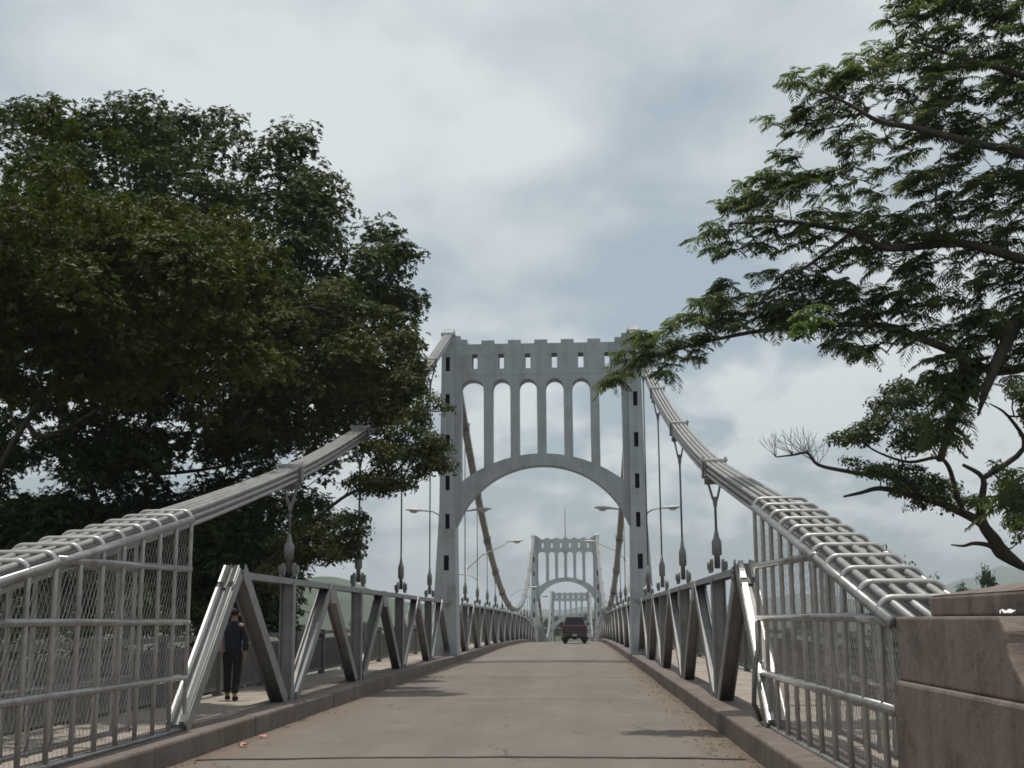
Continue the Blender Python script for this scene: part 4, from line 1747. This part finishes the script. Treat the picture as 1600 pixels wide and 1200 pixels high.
grow([[(11.2, 20, -.5), (11.0, 20, 2.5), (10.2, 19.8, 5.0), (9.6, 19.6, 7.0)]] + limbsR, clR, .006, .47, 6, .32, .005, .12, (.085, .08, .085, .075, .035, .028)).build('trunk', 'bark', tR, True)
dR = unit(clR - np.array([10.5, 20, 7.0])) * np.array([1, 1, .4])
v, f = fern_crown(clR, dR, 7, .29, 8, .026)
tri_mesh('crown', v, f, 'leafC', tR)
# the fresh light-green spray hanging in front
clY = sample_crown([(1235, 475), (1275, 470), (1295, 490), (1262, 505), (1258, 540), (1240, 530)], YR - 1.2, 9, .3, [], 2, 1)
v, f = fern_crown(clY, unit(clY - np.array([8, 20, 8.0])), 5, .21, 7, .04)
sp = tri_mesh('fresh_spray', v, f, 'leafY', tR)

# --- gnarled small-leaved tree lower right
YG = 24.5
G1 = [(1385, 602), (1430, 600), (1460, 640), (1470, 690), (1440, 720), (1400, 715), (1370, 690), (1350, 700), (1300, 705), (1285, 690), (1290, 675), (1330, 672), (1352, 640)]
G2 = [(1320, 722), (1400, 722), (1460, 745), (1500, 760), (1560, 790), (1540, 815), (1480, 800), (1430, 798), (1400, 770), (1350, 748)]
G3 = [(1500, 705), (1540, 700), (1560, 740), (1575, 800), (1580, 840), (1600, 850), (1600, 790), (1560, 720)]
clG = np.vstack([sample_crown(G1, YG, 95, .9, [], 5, 1), sample_crown(G2, YG, 80, .9, [], 5, 1), sample_crown(G3, YG, 40, .7, [], 4, 1),
                 sample_crown([(1560, 600), (1620, 580), (1660, 700), (1600, 690), (1590, 650)], YG, 40, .8, [], 4, 1)])
tG = thing('gnarled_tree', 'gnarled small leaved tree with bare twigs behind the right wire cage', 'tree', (11.0, 25, -.4))
limbsG = [px_chain([(1565, 862), (1554, 844), (1536, 819), (1533, 787), (1536, 747), (1504, 726)], YG),
          px_chain([(1536, 819), (1518, 808), (1472, 787), (1418, 772), (1375, 763), (1345, 770), (1318, 776)], YG),
          px_chain([(1418, 772), (1411, 747), (1360, 742), (1321, 736), (1278, 726), (1262, 708), (1239, 711), (1212, 714)], YG),
          px_chain([(1505, 800), (1493, 765), (1482, 729), (1464, 715), (1420, 722), (1375, 708), (1345, 690)], YG),
          px_chain([(1470, 715), (1478, 690), (1500, 640), (1515, 600), (1560, 560)], YG - .5),
          px_chain([(1560, 862), (1545, 852), (1522, 849), (1505, 853), (1486, 851)], YG),
          px_chain([(1600, 700), (1575, 650), (1545, 630)], YG)]
grow([[(11.0, 25, -.5), (10.6, 24.9, 1.2), onY(1640, 905, 24.6), onY(1600, 887, 24.5)]] + limbsG, clG, .009, .47, 6, .20, .006, .12, (.15, .10, .06, .06, .08, .06, .05)).build('trunk', 'bark', tG, True)
v, f = broad_crown(clG, .20, 62, .085, .3, .7)
tri_mesh('crown', v, f, 'leafD', tG)
tg = MB()
for (bx_, by_) in ((1239, 711), (1262, 708), (1250, 709), (1270, 718), (1212, 714), (1278, 726)):
    for _ in range(7):
        p = onY(bx_, by_, YG)
        d = Vector((rnd.uniform(-.9, .5), rnd.uniform(-.4, .4), rnd.uniform(.15, 1.0))).normalized()
        pts = [p]
        for k in range(4):
            d = (d + Vector((rnd.uniform(-.4, .3), rnd.uniform(-.2, .2), rnd.uniform(-.1, .3)))).normalized()
            pts.append(pts[-1] + d * rnd.uniform(.08, .17))
            if k == 1:
                e = (d + Vector((rnd.uniform(-.8, .8), 0, rnd.uniform(-.3, .6)))).normalized()
                tg.tube([pts[-1], pts[-1] + e * .12, pts[-1] + e * .22 + Vector((0, 0, .04))], [.0035, .003, .002], 4)
        tg.tube(pts, [.007, .0055, .004, .003, .002], 4)
tg.build('bare_twigs', 'bark_pale', tG)
# hanging broken limb with drooping fronds belongs to the feathery tree
clH = sample_crown([(1445, 560), (1520, 560), (1525, 610), (1490, 660), (1475, 710), (1455, 690), (1460, 640)], YR + .5, 24, .7, [], 4, 1)
v, f = fern_crown(clH, np.tile([0, 0, -.8], (len(clH), 1)), 6, .36, 8, .036)
tri_mesh('hanging_spray', v, f, 'leafC', tR)
m = MB()
m.tube(px_chain([(1590, 500), (1560, 560), (1540, 610), (1528, 650)], YR), [.10, .09, .06, .015], 8)
m.tube(px_chain([(1500, 545), (1515, 600), (1490, 650), (1468, 715)], YR + .4), [.08, .10, .07, .02], 8)
m.build('broken_limb', 'bark', tR, True)
# palm-like fronds at the right edge
clP = sample_crown([(1575, 730), (1640, 700), (1660, 800), (1590, 800), (1565, 800)], YR + 1, 16, .6, [], 3, 1)
v, f = fern_crown(clP, np.tile([-.6, 0, -.3], (len(clP), 1)), 5, .5, 9, .035)
tri_mesh('low_spray', v, f, 'leafC', tR)

# --- undergrowth beyond the left railing
for i, (x, y, s_, lab) in enumerate(((-8.6, 16, 1.15, 'low dark shrub beyond the left railing behind the wire cage, leftmost'),
                                     (-9.6, 21, 1.5, 'dark bushy shrub beyond the left railing, behind the left end of the cage'),
                                     (-8.6, 25.5, 1.35, 'dark shrub beyond the left railing, just behind the walking person'),
                                     (-9.4, 30.5, 1.5, 'dark shrub under the big tree, right of the walking person'),
                                     (-12.2, 25, 2.0, 'tall dark bush in deep shade under the big tree on the left'),
                                     (8.9, 21, .9, 'low green bush beyond the right railing behind the wire cage'),
                                     (9.6, 28, 1.1, 'green bush beyond the right railing near the bright end post'))):
    t = thing('shrub', lab, 'shrub', (x, y, -.3), 'shrubs beyond the railings')
    n = int(46 * s_)
    c = np.array([(x, y, .7 * s_)]) + unit(rng.normal(size=(n, 3))) * rng.random((n, 1)) ** .4 * np.array([1.5, 1.5, 1.15]) * s_
    c[:, 2] = np.maximum(c[:, 2], .05)
    grow([[(x, y, -.4), (x + .05, y, .2), (x, y + .1, .6)]], c, .008, .45, 5, .07).build('stem', 'bark', t, True)
    v, f = broad_crown(c, .34, 60, .12)
    tri_mesh('foliage', v, f, 'leafA', t)

# --- distant trees on the far bank and beside the bridge
far = [(-22, 300, 7), (-14, 318, 8.5), (-8.5, 306, 6.5), (-4.5, 330, 8), (3, 345, 9), (9, 312, 7), (14, 325, 8), (20, 305, 6.5), (-30, 330, 8), (-40, 310, 7.5), (-52, 320, 8.5),
       (-66, 312, 7), (-80, 330, 9), (30, 320, 7.5), (42, 315, 8.5), (58, 325, 8), (76, 318, 9)]
proto = None
protos = []
for k in range(3):
    t = thing('distant_tree', '', 'tree', (0, 0, 0), 'trees on the far bank')
    n = 60
    c = np.array([(0, 0, 5.2)]) + unit(rng.normal(size=(n, 3))) * rng.random((n, 1)) ** .4 * np.array([2.6, 2.6, 2.6 - .3 * k])
    grow([[(0, 0, -1), (.1, 0, 1.5), (.0, .1, 3.4)]], c, .02, .45, 5, .25).build('trunk', 'bark', t, True)
    v, f = broad_crown(c, .85, 55, .5)
    tri_mesh('crown', v, f, 'leafF', t)
    protos.append(t)
names = ['hazy round tree on the far bank']
for i, (x, y, h) in enumerate(far):
    t = protos[i] if i < 3 else copy_tree(protos[i % 3])
    t.location = (x, y, ground_z(x, y) - .1)
    s_ = h / 7.8
    t.scale = (s_, s_, s_)
    t.rotation_euler = (0, 0, i * 1.3)
    t['label'] = 'hazy round tree on the far bank beyond the bridge'
tips = [(1545, 893, 60, 'small dark pointed tree top above the concrete block, right of the cage'), (1470, 888, 75, 'small dark tree top peeking over the right wire cage, nearer the block'),
        (1405, 862, 70, 'small pale tree top peeking over the middle of the right wire cage')]
for px, py, y, lab in tips:
    p = onY(px, py, y)
    t = thing('distant_tree', lab, 'tree', (0, 0, 0))
    n = 70
    c = np.array([(0, 0, 5.2)]) + unit(rng.normal(size=(n, 3))) * rng.random((n, 1)) ** .4 * np.array([2.6, 2.6, 2.6])
    grow([[(0, 0, -1), (.1, 0, 1.5), (.0, .1, 3.4)]], c, .02, .45, 5, .25).build('trunk', 'bark', t, True)
    v, f = broad_crown(c, .6, 110, .26)
    tri_mesh('crown', v, f, 'leafF', t)
    t['group'] = 'small trees behind the right cage'
    gz = ground_z(p.x, y)
    s_ = (p.z - gz) / 7.9
    t.location = (p.x, y, gz)
    t.scale = (s_ * .35, s_ * .35, s_)


# --- hills
def ridge(name, y, x0, x1, f, mat='hill'):
    xs = np.linspace(x0, x1, 90)
    dep = np.linspace(-1, 1, 9)
    w_ = y * .22
    vs = []
    for d in dep:
        for x in xs:
            h = f(x) * (1 - abs(d) ** 1.6)
            h += (math.sin(x * .031 + d * 3) + math.sin(x * .083 + d * 5 + 1)) * f(x) * .06 * (1 - abs(d))
            vs.append((x, y + d * w_, -9 + h + 0))
    nx = len(xs)
    fs = [(j * nx + i, j * nx + i + 1, (j + 1) * nx + i + 1, (j + 1) * nx + i) for j in range(len(dep) - 1) for i in range(nx - 1)]
    me = D.meshes.new(name)
    me.from_pydata(vs, [], fs)
    struct(link(name, me, mat, None, True))


def bump(x, c, w_, h):
    return h * math.exp(-((x - c) / w_) ** 2)


ridge('hill', 760, -420, 60, lambda x: 9 + bump(x, -130, 46, 17) + bump(x, -205, 60, 22) + bump(x, -320, 80, 18) + bump(x, -60, 30, 9) + bump(x, 10, 30, 5))
ridge('far_hill', 2600, -1500, 1700, lambda x: 14 + bump(x, 30, 130, 18) + bump(x, -260, 160, 26) + bump(x, -700, 260, 50) + bump(x, 860, 230, 82) + bump(x, 1300, 260, 90) + bump(x, 420, 150, 40))


# --- dry leaf litter in the gutters
n = 520
sd = np.where(rng.random(n) < .72, 1.0, -1.0)
yy = 12 + (np.floor(rng.random(n) ** 1.5 * 17) + rng.normal(size=n) * .22) * 2.7
xx = sd * (KX - .03 - np.abs(rng.normal(size=n)) * .28)
pos = np.stack([xx, yy, np.full(n, .0)], 1)
pos[:, 2] = [rz(b) + .03 * (1 - (abs(a) / KX) ** 2) + .010 for a, b in zip(xx, yy)]
ax = rng.normal(size=(n, 3)) * np.array([1, 1, .12])
nm = np.tile([0, 0, 1.0], (n, 1)) + rng.normal(size=(n, 3)) * .2
ln = rng.uniform(.025, .07, n)
v, f = leaves(pos, ax, nm, ln, ln * .6)
stuff(tri_mesh('leaf_litter', v, f, 'litter'))

# grass tufts by the railings
n = 16000
sd = np.where(rng.random(n) < .6, -1.0, 1.0)
yy = 5 + rng.random(n) * 34
xx = sd * (6.4 + rng.random(n) ** 1.5 * 7)
pos = np.stack([xx, yy, np.array([ground_z(a, b) for a, b in zip(xx, yy)])], 1)
ax = np.stack([rng.normal(size=n) * .35, rng.normal(size=n) * .35, np.ones(n)], 1)
v, f = leaves(pos, ax, rng.normal(size=(n, 3)), rng.uniform(.2, .55, n), rng.uniform(.012, .03, n), .05)
stuff(tri_mesh('grass', v, f, 'leafD'))

# ------------------------------------------------------------------ haze: one closed box of thin air round everything
hz = MB()
hz.box(-9500, 9500, -3500, 9500, -30, 112)
ho = stuff(hz.build('haze', 'tower'))
hm = D.materials.new('haze_air')
hm.use_nodes = True
t = hm.node_tree
t.nodes.clear()
vol = N(t, "ShaderNodeVolumePrincipled")
vol.inputs["Color"].default_value = (.84, .93, 1.0, 1)
vol.inputs["Density"].default_value = .0003
vol.inputs["Anisotropy"].default_value = .2
om = N(t, "ShaderNodeOutputMaterial")
t.links.new(vol.outputs[0], om.inputs["Volume"])
ho.data.materials.clear()
ho.data.materials.append(hm)
